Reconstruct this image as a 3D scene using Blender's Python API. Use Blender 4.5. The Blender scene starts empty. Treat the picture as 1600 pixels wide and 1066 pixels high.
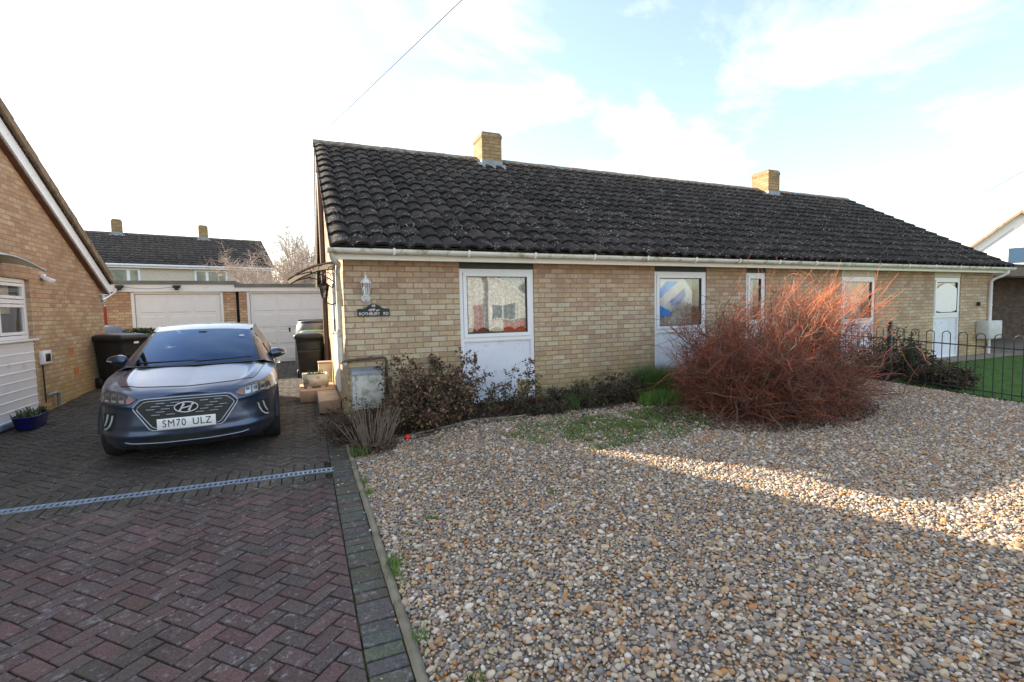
import bpy, bmesh, math, random
import numpy as np
from mathutils import Vector, Matrix
from mathutils.bvhtree import BVHTree
from mathutils import noise as noise_mod
rnd = random.Random(7)
scene = bpy.context.scene
COL = scene.collection
R = math.radians

# ------------------------------------------------------------------ materials
class NT:
    def __init__(s, mat):
        mat.use_nodes = True
        s.m = mat; s.t = mat.node_tree; s.t.nodes.clear()
    def n(s, typ, **kw):
        nd = s.t.nodes.new(typ)
        for k, v in kw.items():
            if k in ('inp',):
                for a, b in v.items():
                    if isinstance(b, bpy.types.NodeSocket): s.t.links.new(b, nd.inputs[a])
                    else: nd.inputs[a].default_value = b
            else: setattr(nd, k, v)
        return nd
    def math(s, op, a, b=None, c=None, clamp=False):
        nd = s.t.nodes.new('ShaderNodeMath'); nd.operation = op; nd.use_clamp = clamp
        for i, v in enumerate((a, b, c)):
            if v is None: continue
            if isinstance(v, bpy.types.NodeSocket): s.t.links.new(v, nd.inputs[i])
            else: nd.inputs[i].default_value = v
        return nd.outputs[0]
    def mix(s, f, a, b, mode='MIX'):
        nd = s.t.nodes.new('ShaderNodeMix'); nd.data_type = 'RGBA'; nd.blend_type = mode
        for k, v in ((0, f), (6, a), (7, b)):
            if isinstance(v, bpy.types.NodeSocket): s.t.links.new(v, nd.inputs[k])
            else: nd.inputs[k].default_value = v if k == 0 else (*v[:3], 1)
        return nd.outputs[2]
    def obj(s): return s.n('ShaderNodeTexCoord').outputs['Object']
    def noise(s, scale, detail=3, vec=None, rough=.5):
        nd = s.n('ShaderNodeTexNoise'); nd.inputs['Scale'].default_value = scale
        nd.inputs['Detail'].default_value = detail; nd.inputs['Roughness'].default_value = rough
        s.t.links.new(vec if vec is not None else s.obj(), nd.inputs['Vector'])
        return nd.outputs['Fac']
    def ramp(s, fac, stops, interp='LINEAR'):
        nd = s.n('ShaderNodeValToRGB'); cr = nd.color_ramp; cr.interpolation = interp
        while len(cr.elements) < len(stops): cr.elements.new(.5)
        for e, (p, c) in zip(cr.elements, stops):
            e.position = p; e.color = (*c[:3], 1) if not isinstance(c, (int, float)) else (c, c, c, 1)
        s.t.links.new(fac, nd.inputs[0]); return nd.outputs[0]
    def bump(s, h, strength=.4, dist=.01):
        nd = s.n('ShaderNodeBump'); nd.inputs['Strength'].default_value = strength
        nd.inputs['Distance'].default_value = dist; s.t.links.new(h, nd.inputs['Height']); return nd.outputs[0]
    def out(s, col, rough=.7, metal=0., normal=None, spec=.5, **kw):
        b = s.n('ShaderNodeBsdfPrincipled'); o = s.n('ShaderNodeOutputMaterial')
        for k, v in (('Base Color', col), ('Roughness', rough), ('Metallic', metal), ('Specular IOR Level', spec)):
            if isinstance(v, bpy.types.NodeSocket): s.t.links.new(v, b.inputs[k])
            elif k == 'Base Color': b.inputs[k].default_value = (*v[:3], 1)
            else: b.inputs[k].default_value = v
        for k, v in kw.items(): b.inputs[k.replace('_', ' ')].default_value = v
        if normal is not None: s.t.links.new(normal, b.inputs['Normal'])
        s.t.links.new(b.outputs[0], o.inputs[0]); return s.m

def newmat(name): return NT(bpy.data.materials.new(name))

def plain(name, c, rough=.5, metal=0., var=.12, scale=6., spec=.5, dirt=None, bump=0., **kw):
    t = newmat(name)
    f = t.noise(scale, 5)
    col = t.mix(t.ramp(f, [(.3, 0.), (.7, 1.)]), [x * (1 - var) for x in c], [min(1, x * (1 + var)) for x in c])
    if dirt:
        d = t.ramp(t.noise(dirt[1], 6, rough=.65), [(dirt[2], 0.), (dirt[2] + .15, 1.)])
        col = t.mix(d, col, dirt[0])
    nm = t.bump(t.noise(scale * 12, 3), bump, .004) if bump else None
    return t.out(col, rough, metal, nm, spec, **kw)

def brick_mat(name, cols, mortar, bw=.225, bh=.075, algae=True, zb=.25, lichen=0, dark=1.0):
    t = newmat(name)
    g = t.n('ShaderNodeNewGeometry'); tc = t.obj()
    nn = t.n('ShaderNodeVectorTransform', vector_type='NORMAL', convert_from='WORLD', convert_to='OBJECT')
    t.t.links.new(g.outputs['True Normal'], nn.inputs[0])
    sn = t.n('ShaderNodeSeparateXYZ'); t.t.links.new(nn.outputs[0], sn.inputs[0])
    sp = t.n('ShaderNodeSeparateXYZ'); t.t.links.new(tc, sp.inputs[0])
    ax = t.math('ABSOLUTE', sn.outputs[0]); ay = t.math('ABSOLUTE', sn.outputs[1])
    sel = t.math('GREATER_THAN', ax, ay)
    u = t.math('ADD', t.math('MULTIPLY', sp.outputs[1], sel), t.math('MULTIPLY', sp.outputs[0], t.math('SUBTRACT', 1., sel)))
    v = sp.outputs[2]
    # slight irregularity of the courses
    wob = t.noise(3., 2)
    v = t.math('ADD', v, t.math('MULTIPLY', t.math('SUBTRACT', wob, .5), .006))
    row = t.math('FLOOR', t.math('DIVIDE', v, bh))
    off = t.math('MULTIPLY', t.math('FLOORED_MODULO', row, 2.), .5)
    uu = t.math('ADD', t.math('DIVIDE', u, bw), off)
    col = t.math('FLOOR', uu)
    fu = t.math('FRACT', uu); fv = t.math('FRACT', t.math('DIVIDE', v, bh))
    du = t.math('MULTIPLY', t.math('MINIMUM', fu, t.math('SUBTRACT', 1., fu)), bw)
    dv = t.math('MULTIPLY', t.math('MINIMUM', fv, t.math('SUBTRACT', 1., fv)), bh)
    d = t.math('ADD', t.math('MINIMUM', du, dv), t.math('MULTIPLY', t.math('SUBTRACT', t.noise(60., 2), .5), .004))
    mask = t.ramp(d, [(.0045, 0.), (.0075, 1.)])       # 1 on brick
    cv = t.n('ShaderNodeCombineXYZ', inp={0: col, 1: row, 2: sel})
    wn = t.n('ShaderNodeTexWhiteNoise', noise_dimensions='3D'); t.t.links.new(cv.outputs[0], wn.inputs[0])
    n = len(cols)
    big = t.noise(.9, 3)
    sel2 = t.math('ADD', t.math('MULTIPLY', wn.outputs[0], .8), t.math('MULTIPLY', t.math('SUBTRACT', big, .3), .5), clamp=True)
    bc = t.ramp(sel2, [(i / n, c) for i, c in enumerate(cols)], 'CONSTANT')
    tint = t.ramp(t.noise(25., 6, rough=.7), [(.3, .78), (.7, 1.12)])
    bc = t.mix(1., bc, tint, 'MULTIPLY')
    if algae:
        h = t.math('SUBTRACT', 1., t.math('DIVIDE', t.math('SUBTRACT', sp.outputs[2], zb), .9), clamp=True)
        a = t.math('MULTIPLY', t.math('POWER', h, 1.5), t.ramp(t.noise(2.2, 5), [(.3, .2), (.65, .9)]))
        bc = t.mix(a, bc, t.mix(.6, bc, (.30, .24, .07)))
    if lichen:
        a = t.ramp(t.noise(9., 6, rough=.7), [(.42, 0.), (.6, lichen)])
        bc = t.mix(a, bc, (.50, .33, .05))
    st = t.ramp(t.noise(1.6, 5, rough=.65), [(.3, .90), (.7, 1.24)])
    bc = t.mix(1., bc, st, 'MULTIPLY')
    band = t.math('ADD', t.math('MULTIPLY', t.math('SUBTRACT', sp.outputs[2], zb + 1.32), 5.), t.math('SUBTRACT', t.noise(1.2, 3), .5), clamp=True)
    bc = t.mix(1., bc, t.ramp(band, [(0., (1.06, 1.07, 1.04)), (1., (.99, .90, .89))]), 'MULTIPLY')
    c = t.mix(mask, mortar, bc)
    hgt = t.math('ADD', t.math('MULTIPLY', mask, 1.), t.math('MULTIPLY', t.noise(90., 3), .25))
    return t.out(c, .88, 0., t.bump(hgt, .7, .006), .25)

M = {}
BUFF = [(.45, .335, .225), (.47, .36, .235), (.40, .285, .20), (.50, .405, .29), (.44, .34, .24), (.46, .335, .21), (.385, .27, .195), (.47, .385, .275), (.43, .315, .22), (.50, .42, .31), (.45, .355, .265), (.415, .30, .215)]
M['brick'] = brick_mat('buff brick', BUFF, (.285, .20, .125))
M['brick_left'] = brick_mat('brown buff brick', [(x * .90, y * .87, z * .80) for x, y, z in BUFF], (.30, .205, .12))
M['brick_garage'] = brick_mat('garage brick', [(x * 1.0, y * .9, z * .8) for x, y, z in BUFF], (.24, .17, .11))
M['brick_chimney'] = brick_mat('chimney brick', [(.34, .26, .15), (.29, .21, .13), (.36, .29, .17), (.25, .19, .12)], (.18, .14, .09), algae=False, lichen=.28)
M['brick_dark'] = brick_mat('dark brown brick', [(.10, .065, .045), (.085, .055, .04), (.12, .08, .055), (.07, .05, .035)], (.06, .045, .035), algae=False)
M['upvc'] = plain('white upvc', (.78, .79, .81), .35, var=.03, dirt=((.45, .45, .40), 5., .62))
M['panel'] = plain('white panel', (.70, .73, .80), .5, var=.05, dirt=((.50, .53, .54), 5., .54), scale=2.5)
M['fascia'] = plain('cream white fascia', (.74, .71, .62), .5, var=.04, scale=3., dirt=((.45, .42, .30), 4., .60))
M['gutter'] = plain('weathered white gutter', (.74, .73, .66), .45, var=.08, scale=4., dirt=((.33, .32, .17), 7., .52))
M['garage_white'] = plain('garage door white', (.76, .75, .73), .45, var=.03, dirt=((.60, .58, .54), 3., .6))
M['cream'] = plain('cream render', (.62, .57, .47), .8, var=.06)
M['dark_strip'] = plain('dark lintel', (.045, .055, .05), .6)
M['felt'] = plain('grey roofing felt', (.16, .16, .14), .9, var=.25, scale=3.)
M['black_plastic'] = plain('black plastic', (.022, .023, .025), .42, var=.2, bump=.15)
M['green_plastic'] = plain('green plastic', (.07, .14, .035), .5, var=.25)
M['blue_glaze'] = plain('blue glazed pot', (.012, .016, .11), .15, var=.2)
M['soil'] = plain('soil', (.055, .04, .028), 1., var=.5, scale=20., bump=.8)
M['black_iron'] = plain('black painted iron', (.016, .017, .019), .45, var=.3, scale=30.)
M['lead'] = plain('lead flashing', (.24, .26, .28), .5, .2, var=.2)
M['soil_pipe'] = plain('brown pipe', (.09, .05, .035), .5, var=.3)
M['red_wood'] = plain('red stained timber', (.30, .045, .025), .7, var=.25, scale=8.)
M['terracotta'] = plain('terracotta', (.45, .19, .07), .8, var=.2)
M['stone_white'] = plain('whitewashed stone', (.66, .62, .52), .9, var=.1, scale=10., dirt=((.20, .16, .08), 8., .55), bump=.5)
M['concrete'] = plain('kerb concrete', (.20, .175, .13), .95, var=.25, scale=8., dirt=((.10, .11, .05), 6., .55), bump=.6)
M['white_paint'] = plain('white gloss', (.8, .8, .8), .25, var=.03)
M['chrome'] = plain('satin chrome', (.72, .74, .78), .18, 1., var=.03)
M['satin'] = plain('satin silver', (.42, .45, .50), .28, .9, var=.05)
M['black_gloss'] = plain('black gloss', (.008, .009, .010), .28, var=.2)
M['black_trim'] = plain('black trim', (.016, .017, .018), .55, var=.2)
M['rubber'] = plain('tyre rubber', (.018, .018, .018), .85, var=.25, bump=.3)
M['alloy'] = plain('alloy', (.35, .36, .38), .3, .9)
M['plate'] = plain('number plate white', (.74, .75, .74), .35, var=.02)
M['text_black'] = plain('black lettering', (.012, .012, .012), .5, var=.05)
M['text_white'] = plain('white lettering', (.8, .8, .78), .5, var=.05)
M['lens'] = plain('lamp lens', (.055, .065, .085), .05, .0, var=.1, spec=1.)
M['amber'] = plain('amber lens', (.30, .12, .09), .12, var=.1)
M['drl'] = plain('daytime lamp', (.48, .52, .56), .15, var=.05)
M['galv'] = plain('galvanised steel', (.30, .36, .47), .42, .3, var=.2, scale=20.)
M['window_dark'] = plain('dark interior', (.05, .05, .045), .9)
M['white_wall'] = plain('white render', (.80, .80, .78), .8, var=.03)
M['siding'] = plain('white shiplap', (.74, .74, .74), .4, var=.03, dirt=((.5, .5, .46), 3., .62))
M['leaf_brown'] = plain('dead brown leaves', (.085, .045, .028), .8, var=.5, scale=9.)
M['leaf_tan'] = plain('dry tan leaves', (.26, .16, .085), .8, var=.4, scale=9.)
M['leaf_green'] = plain('dark green leaves', (.045, .075, .022), .55, var=.5, scale=9.)
M['leaf_red'] = plain('dark red leaves', (.11, .028, .024), .6, var=.5, scale=9.)
M['leaf_dark'] = plain('dark olive leaves', (.035, .045, .022), .6, var=.5, scale=9.)
M['grass'] = plain('grass blades', (.065, .135, .022), .6, var=.45, scale=5.)
M['grass_lime'] = plain('bright grass blades', (.10, .19, .03), .6, var=.45, scale=5.)
M['weed'] = plain('weedy grass', (.095, .155, .028), .7, var=.45, scale=7.)
M['stem_grey'] = plain('dry grey stems', (.19, .145, .11), .85, var=.3, scale=12.)
M['stem_brown'] = plain('brown bark', (.10, .065, .045), .9, var=.35, scale=12.)
M['twig_red'] = plain('red dogwood twigs', (.32, .078, .036), .55, var=.35, scale=4.)
M['twig_sunlit'] = plain('sunlit orange dogwood tips', (.50, .15, .055), .5, var=.35, scale=4.)  # young twig red pushed to orange for the sunlit crown
M['twig_dull'] = plain('dull red twigs', (.175, .062, .040), .7, var=.4, scale=4.)
M['twig_grey'] = plain('grey brown dead twigs', (.20, .15, .10), .8, var=.4, scale=4.)
M['twig_pale'] = plain('pale bare twigs', (.46, .37, .31), .85, var=.3, scale=6.)
M['red_ball'] = plain('red plastic', (.7, .03, .015), .4)
M['curtain'] = plain('net curtain', (.84, .84, .78), .9, var=.12, scale=22., dirt=((.50, .51, .44), 16., .56))
M['curtain_beige'] = plain('beige blind', (.50, .45, .34), .9, var=.08)
M['reflect_blue'] = plain('blue reflection', (.02, .40, .98), .8, var=.08)  # bright tones painting a reflected sky in the second window
M['reflect_slate'] = plain('slate blue reflection', (.20, .32, .70), .8, var=.08)
M['reflect_white'] = plain('white reflection', (.85, .86, .84), .8, var=.05)
M['cloth_red'] = plain('red cloth', (.62, .11, .08), .9, var=.4, scale=22.)
M['poly'] = plain('greenish polycarbonate', (.42, .50, .30), .3, var=.15)
M['lichen_tan'] = plain('tan ridge mortar', (.24, .19, .14), .95, var=.4, scale=12., bump=.6)
M['verge_tile'] = plain('weathered verge tile', (.20, .145, .09), .95, var=.35, scale=8., bump=.6)
M['wood_brown'] = plain('brown stained timber', (.10, .045, .028), .6, var=.3)
M['wall_step'] = plain('pinkish step stone', (.42, .29, .20), .9, var=.2, bump=.5)

def glass(name, tint, refl=.35, rough=.0, trans=(.8, .85, .85)):
    t = newmat(name)
    fr = t.n('ShaderNodeFresnel'); fr.inputs[0].default_value = 1.5
    f = t.math('ADD', t.math('MULTIPLY', fr.outputs[0], 1.), refl, clamp=True)
    tr = t.n('ShaderNodeBsdfTransparent'); tr.inputs[0].default_value = (*trans, 1)
    gl = t.n('ShaderNodeBsdfGlossy'); gl.inputs[0].default_value = (*tint, 1); gl.inputs['Roughness'].default_value = rough
    w = t.bump(t.noise(.9, 2), .05, .1); t.t.links.new(w, gl.inputs['Normal'])
    mx = t.n('ShaderNodeMixShader'); t.t.links.new(f, mx.inputs[0]); t.t.links.new(tr.outputs[0], mx.inputs[1]); t.t.links.new(gl.outputs[0], mx.inputs[2])
    o = t.n('ShaderNodeOutputMaterial'); t.t.links.new(mx.outputs[0], o.inputs[0]); return t.m
M['glass'] = glass('window glass', (.95, .96, .97), .09, 0., (.9, .92, .92))
M['car_glass'] = glass('windscreen glass', (.36, .56, .95), .09, 0., (.50, .60, .66))

def lace():
    t = newmat('lace net curtain')
    f = t.math('MULTIPLY', t.ramp(t.noise(26., 3, rough=.6), [(.40, 0.), (.56, 1.)]), .38)
    b = t.n('ShaderNodeBsdfPrincipled'); b.inputs['Base Color'].default_value = (.86, .87, .83, 1); b.inputs['Roughness'].default_value = .9
    tr = t.n('ShaderNodeBsdfTransparent'); mx = t.n('ShaderNodeMixShader'); t.t.links.new(f, mx.inputs[0]); t.t.links.new(b.outputs[0], mx.inputs[1]); t.t.links.new(tr.outputs[0], mx.inputs[2])
    o = t.n('ShaderNodeOutputMaterial'); t.t.links.new(mx.outputs[0], o.inputs[0]); return t.m
M['lace'] = lace()
def car_paint():
    t = newmat('blue grey metallic paint')
    c = t.mix(t.noise(900., 2), (.042, .063, .118), (.075, .105, .175))
    sp = t.n('ShaderNodeSeparateXYZ'); t.t.links.new(t.obj(), sp.inputs[0])
    low = t.math('MULTIPLY', t.math('SUBTRACT', .48, sp.outputs[2]), 3., clamp=True)
    dd = t.math('MULTIPLY', t.ramp(t.noise(12., 6, rough=.7), [(.35, .1), (.7, .8)]), t.math('ADD', t.math('MULTIPLY', low, .5), .05))
    c = t.mix(dd, c, (.14, .12, .10))
    return t.out(c, t.math('ADD', .30, t.math('MULTIPLY', dd, .5)), .78, None, .5, Coat_Weight=.55, Coat_Roughness=.05)
M['paint'] = car_paint()

def tile_mat():
    t = newmat('weathered concrete pantiles')
    a = t.n('ShaderNodeAttribute', attribute_name='tint').outputs['Fac']
    base = t.ramp(a, [(0., (.017, .0145, .013)), (.5, (.028, .0235, .0215)), (1., (.046, .038, .033))])
    n1 = t.ramp(t.noise(14., 6, rough=.7), [(.35, .6), (.7, 1.5)])
    base = t.mix(1., base, n1, 'MULTIPLY')
    li = t.ramp(t.noise(30., 4, rough=.62), [(.59, 0.), (.62, 1.)])
    patch = t.ramp(t.noise(4.5, 4), [(.46, .10), (.60, 1.)])
    base = t.mix(t.math('MULTIPLY', li, patch), base, (.38, .36, .33))
    sp = t.n('ShaderNodeSeparateXYZ'); t.t.links.new(t.obj(), sp.inputs[0])
    top = t.math('MULTIPLY', t.math('SUBTRACT', sp.outputs[2], 3.9), .8, clamp=True)
    li2 = t.math('MULTIPLY', t.ramp(t.noise(20., 6, rough=.7), [(.45, 0.), (.62, .8)]), top)
    base = t.mix(li2, base, (.15, .12, .095))
    return t.out(base, .93, 0., t.bump(t.noise(120., 4), .5, .004), .2)
M['tile'] = tile_mat()

def paver_mat():
    t = newmat('block pavers')
    g = t.n('ShaderNodeAttribute', attribute_name='Col').outputs['Color']
    n1 = t.ramp(t.noise(75., 6, rough=.8), [(.32, .45), (.68, 1.5)])
    c = t.mix(1., g, n1, 'MULTIPLY')
    c = t.mix(1., c, t.ramp(t.noise(1.3, 4, rough=.6), [(.32, .62), (.66, 1.08)]), 'MULTIPLY')
    sp = t.ramp(t.noise(26., 6, rough=.66), [(.565, 0.), (.62, 1.)])
    pt = t.ramp(t.noise(3.5, 4), [(.38, .18), (.60, .9)])
    c = t.mix(t.math('MULTIPLY', sp, pt), c, (.20, .185, .19))
    sp2 = t.ramp(t.noise(150., 3, rough=.7), [(.61, 0.), (.66, 1.)])
    c = t.mix(t.math('MULTIPLY', sp2, .55), c, (.24, .215, .22))
    ms = t.ramp(t.noise(3.2, 5, rough=.7), [(.52, 0.), (.70, .38)])
    c = t.mix(ms, c, (.066, .064, .034))
    return t.out(c, .85, 0., t.bump(t.noise(200., 4), .6, .003), .3)
M['paver'] = paver_mat()
def joint_mat():
    t = newmat('mossy joints')
    c = t.mix(t.ramp(t.noise(7., 5, rough=.7), [(.42, 0.), (.6, 1.)]), (.030, .024, .020), (.060, .078, .014))
    return t.out(c, 1., 0., t.bump(t.noise(150., 4), 1., .006), .1)
M['joint'] = joint_mat()
def stone_mat(bed=False):
    t = newmat('pebble bed' if bed else 'pebbles')
    stops = [(0., (.40, .34, .26)), (.11, (.25, .235, .22)), (.21, (.46, .41, .33)), (.30, (.33, .20, .105)), (.38, (.21, .185, .165)), (.47, (.42, .31, .18)), (.57, (.27, .22, .185)), (.66, (.54, .49, .41)), (.73, (.20, .20, .215)), (.81, (.37, .30, .23)), (.89, (.40, .20, .075)), (.95, (.60, .57, .51))]
    if bed:
        v = t.n('ShaderNodeTexVoronoi'); v.inputs['Scale'].default_value = 48.; t.t.links.new(t.obj(), v.inputs['Vector'])
        s = t.n('ShaderNodeSeparateColor'); t.t.links.new(v.outputs['Color'], s.inputs[0])
        c = t.ramp(s.outputs[0], stops, 'CONSTANT')
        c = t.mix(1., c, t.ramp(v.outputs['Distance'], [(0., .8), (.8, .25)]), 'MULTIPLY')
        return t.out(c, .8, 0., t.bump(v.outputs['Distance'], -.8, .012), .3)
    r = t.n('ShaderNodeObjectInfo').outputs['Random']
    c = t.ramp(r, stops, 'CONSTANT')
    c = t.mix(1., c, t.ramp(t.noise(30., 4, rough=.7), [(.3, .66), (.7, 1.16)]), 'MULTIPLY')
    c = t.mix(1., c, (1.10, 1.03, .975), 'MULTIPLY')
    return t.out(c, .62, 0., None, .4)
M['pebble'] = stone_mat(); M['bed'] = stone_mat(True)
def lawn_mat():
    t = newmat('mown lawn')
    c = t.mix(t.ramp(t.noise(5., 6, rough=.7), [(.3, 0.), (.7, 1.)]), (.035, .085, .014), (.075, .16, .025))
    return t.out(c, .9, 0., t.bump(t.noise(90., 4), .8, .02), .2)
M['lawn'] = lawn_mat()
M['earth'] = plain('earth', (.13, .12, .08), 1., var=.4, scale=2., bump=.6)
M['asphalt'] = plain('asphalt', (.11, .105, .10), .95, var=.3, scale=15., bump=.5)

# ------------------------------------------------------------------ mesh building
class MB:
    def __init__(s): s.v = []; s.f = []; s.mi = []; s.sm = []
    def add(s, vs, fs, mi=0, smooth=False):
        o = len(s.v); s.v.extend([tuple(v) for v in vs])
        for f in fs: s.f.append(tuple(i + o for i in f)); s.mi.append(mi); s.sm.append(smooth)
    def box(s, x0, x1, y0, y1, z0, z1, mi=0, M4=None):
        vs = [(x0, y0, z0), (x1, y0, z0), (x1, y1, z0), (x0, y1, z0), (x0, y0, z1), (x1, y0, z1), (x1, y1, z1), (x0, y1, z1)]
        if M4 is not None: vs = [tuple(M4 @ Vector(v)) for v in vs]
        s.add(vs, [(0, 3, 2, 1), (4, 5, 6, 7), (0, 1, 5, 4), (1, 2, 6, 5), (2, 3, 7, 6), (3, 0, 4, 7)], mi)
    def cbox(s, x0, x1, y0, y1, z0, z1, c=.01, mi=0, M4=None):
        """box with bevelled edges"""
        bm = bmesh.new(); bmesh.ops.create_cube(bm, size=1)
        for v in bm.verts: v.co = Vector(((x0 + x1) / 2 + v.co.x * (x1 - x0), (y0 + y1) / 2 + v.co.y * (y1 - y0), (z0 + z1) / 2 + v.co.z * (z1 - z0)))
        bmesh.ops.bevel(bm, geom=bm.edges[:], offset=c, segments=2, affect='EDGES', profile=.5)
        s.bm(bm, mi, M4, True)
    def bm(s, bm, mi=0, M4=None, smooth=False):
        bm.verts.index_update()
        s.add([(M4 @ v.co) if M4 is not None else v.co for v in bm.verts], [[v.index for v in f.verts] for f in bm.faces], mi, smooth); bm.free()
    def prism(s, poly, a, b, fn, mi=0, smooth=False):
        """poly 2D list; fn(p,q,t)->3D; extruded from t=a to t=b"""
        n = len(poly); vs = [fn(p, q, a) for p, q in poly] + [fn(p, q, b) for p, q in poly]
        s.add(vs, [tuple(range(n))[::-1], tuple(range(n, 2 * n))], mi)
        s.add(vs, [(i, (i + 1) % n, (i + 1) % n + n, i + n) for i in range(n)], mi, smooth)
    def tube(s, pts, rad, sides=6, mi=0, cap=True, closed=False, smooth=True):
        n = len(pts); pts = [Vector(p) for p in pts]
        if not hasattr(rad, '__len__'): rad = [rad] * n
        vs = []; up = None
        for i, p in enumerate(pts):
            if closed: d = pts[(i + 1) % n] - pts[i - 1]
            else: d = pts[min(i + 1, n - 1)] - pts[max(i - 1, 0)]
            if d.length < 1e-9: d = Vector((0, 0, 1))
            d.normalize()
            if up is None: up = Vector((0, 0, 1)) if abs(d.z) < .9 else Vector((1, 0, 0))
            a = d.cross(up)
            if a.length < 1e-6: a = d.cross(Vector((0.3, 1, 0.1)))
            a.normalize(); b = a.cross(d); up = b
            for k in range(sides):
                t = 2 * math.pi * k / sides; vs.append(p + (a * math.cos(t) + b * math.sin(t)) * rad[i])
        fs = []
        for i in range(n if closed else n - 1):
            for k in range(sides):
                j = (i + 1) % n; fs.append((i * sides + k, i * sides + (k + 1) % sides, j * sides + (k + 1) % sides, j * sides + k))
        s.add(vs, fs, mi, smooth)
        if cap and not closed: s.add(vs, [tuple(range(sides))[::-1], tuple(range((n - 1) * sides, n * sides))], mi)
    def lathe(s, prof, seg=20, mi=0, M4=None, smooth=True):
        vs = []; n = len(prof)
        for r, z in prof:
            for k in range(seg):
                a = 2 * math.pi * k / seg; v = Vector((r * math.cos(a), r * math.sin(a), z)); vs.append(M4 @ v if M4 is not None else v)
        fs = [(i * seg + k, i * seg + (k + 1) % seg, (i + 1) * seg + (k + 1) % seg, (i + 1) * seg + k) for i in range(n - 1) for k in range(seg)]
        s.add(vs, fs, mi, smooth)
        s.add(vs, [tuple(range(seg))[::-1], tuple(range((n - 1) * seg, n * seg))], mi)
    def grid(s, rows, mi=0, smooth=True, flip=False):
        n = len(rows); m = len(rows[0]); vs = [v for r in rows for v in r]
        fs = [(i * m + j, i * m + j + 1, (i + 1) * m + j + 1, (i + 1) * m + j) for i in range(n - 1) for j in range(m - 1)]
        if flip: fs = [f[::-1] for f in fs]
        s.add(vs, fs, mi, smooth)
    def build(s, name, mats, parent=None, loc=None):
        me = bpy.data.meshes.new(name); me.from_pydata(s.v, [], s.f)
        if not isinstance(mats, (list, tuple)): mats = [mats]
        for m in mats: me.materials.append(m)
        me.polygons.foreach_set('material_index', s.mi); me.polygons.foreach_set('use_smooth', s.sm)
        me.update()
        o = bpy.data.objects.new(name, me); COL.objects.link(o)
        if parent is not None: o.parent = parent
        if loc is not None: o.location = loc
        return o

def tag(o, label=None, cat=None, group=None, kind=None):
    if label: o['label'] = label
    if cat: o['category'] = cat
    if group: o['group'] = group
    if kind: o['kind'] = kind
    return o
def thing(name, label, cat, loc=(0, 0, 0), rz=0., group=None):
    o = bpy.data.objects.new(name, None); COL.objects.link(o); o.empty_display_size = .2
    o.location = loc; o.rotation_euler = (0, 0, rz); return tag(o, label, cat, group)
def copy_tree(o, parent=None):
    c = o.copy(); COL.objects.link(c); c.parent = parent
    for ch in [x for x in bpy.data.objects if x.parent == o]: copy_tree(ch, c)
    return c
def text_mesh(name, body, size, M4, mat, parent=None, thick=.001, align='CENTER', sx=1., fat=0., sp=1.):
    cu = bpy.data.curves.new(name, 'FONT'); cu.body = body; cu.size = size; cu.align_x = align; cu.align_y = 'CENTER'; cu.extrude = thick; cu.offset = fat; cu.space_character = sp
    tmp = bpy.data.objects.new('tmp', cu); COL.objects.link(tmp)
    dg = bpy.context.evaluated_depsgraph_get(); me = bpy.data.meshes.new_from_object(tmp.evaluated_get(dg))
    bpy.data.objects.remove(tmp); me.name = name
    me.transform(M4 @ Matrix.Diagonal((sx, 1, 1, 1))); me.materials.clear(); me.materials.append(mat)
    o = bpy.data.objects.new(name, me); COL.objects.link(o)
    if parent is not None: o.parent = parent
    return o

# ------------------------------------------------------------------ ground heights
def interp(x, tb):
    if x <= tb[0][0]: return tb[0][1]
    for (a, b), (c, d) in zip(tb, tb[1:]):
        if x <= c:
            return b + (d - b) * (x - a) / (c - a)
    return tb[-1][1]
DT = [(-12, -.02), (-5, 0), (-3, .025), (-1.5, .05), (.2, .075), (2., .085), (3.1, .105), (4.2, .17), (5.4, .225), (14, .24)]
GT = [(-12, -.03), (-5.2, 0), (-2.6, .115), (-.6, .215), (.2, .24), (14, .24)]
def sstep(t): t = max(0., min(1., t)); return t * t * (3 - 2 * t)
def zg(x, y):
    a, b = interp(y, DT), interp(y, GT)
    d = 0.
    if 0 < x < 9.3 and y < -.3: d = .016 * noise_mod.noise(Vector((x * .9, y * .9, 4.))) * sstep(x / .5) * sstep((9.3 - x) / .4)
    return a + (b - a) * sstep((x + .05) / 1.6) + d
# ------------------------------------------------------------------ camera, sky, sun
yaw, pit, rol = R(23.193), R(3.758), R(-1.173)
fw = Vector((math.sin(yaw) * math.cos(pit), math.cos(yaw) * math.cos(pit), -math.sin(pit)))
rr = Vector((math.cos(yaw), -math.sin(yaw), 0)); uu = rr.cross(fw)
RX = rr * math.cos(rol) + uu * math.sin(rol); UX = -rr * math.sin(rol) + uu * math.cos(rol)
cam = bpy.data.cameras.new('camera'); cam.sensor_width = 36; cam.lens = 756.34 / 1600 * 36
cam.clip_start = .05; cam.clip_end = 3000
co = bpy.data.objects.new('camera', cam); COL.objects.link(co); scene.camera = co
CP = Vector((-.4946, -6.689, 1.66))
co.matrix_world = Matrix(((RX.x, UX.x, -fw.x, CP.x), (RX.y, UX.y, -fw.y, CP.y), (RX.z, UX.z, -fw.z, CP.z), (0, 0, 0, 1)))

AZ, EL = R(45.5), R(22.6)
ld = Vector((math.sin(AZ) * math.cos(EL), -math.cos(AZ) * math.cos(EL), -math.sin(EL)))
sun = bpy.data.lights.new('sun', 'SUN'); sun.energy = 5.0; sun.angle = R(.55); sun.color = (1, .87, .69)
so = bpy.data.objects.new('sun', sun); COL.objects.link(so); so.rotation_mode = 'QUATERNION'
so.rotation_quaternion = (-ld).to_track_quat('Z', 'Y'); so.location = (-20, 20, 20)

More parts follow.
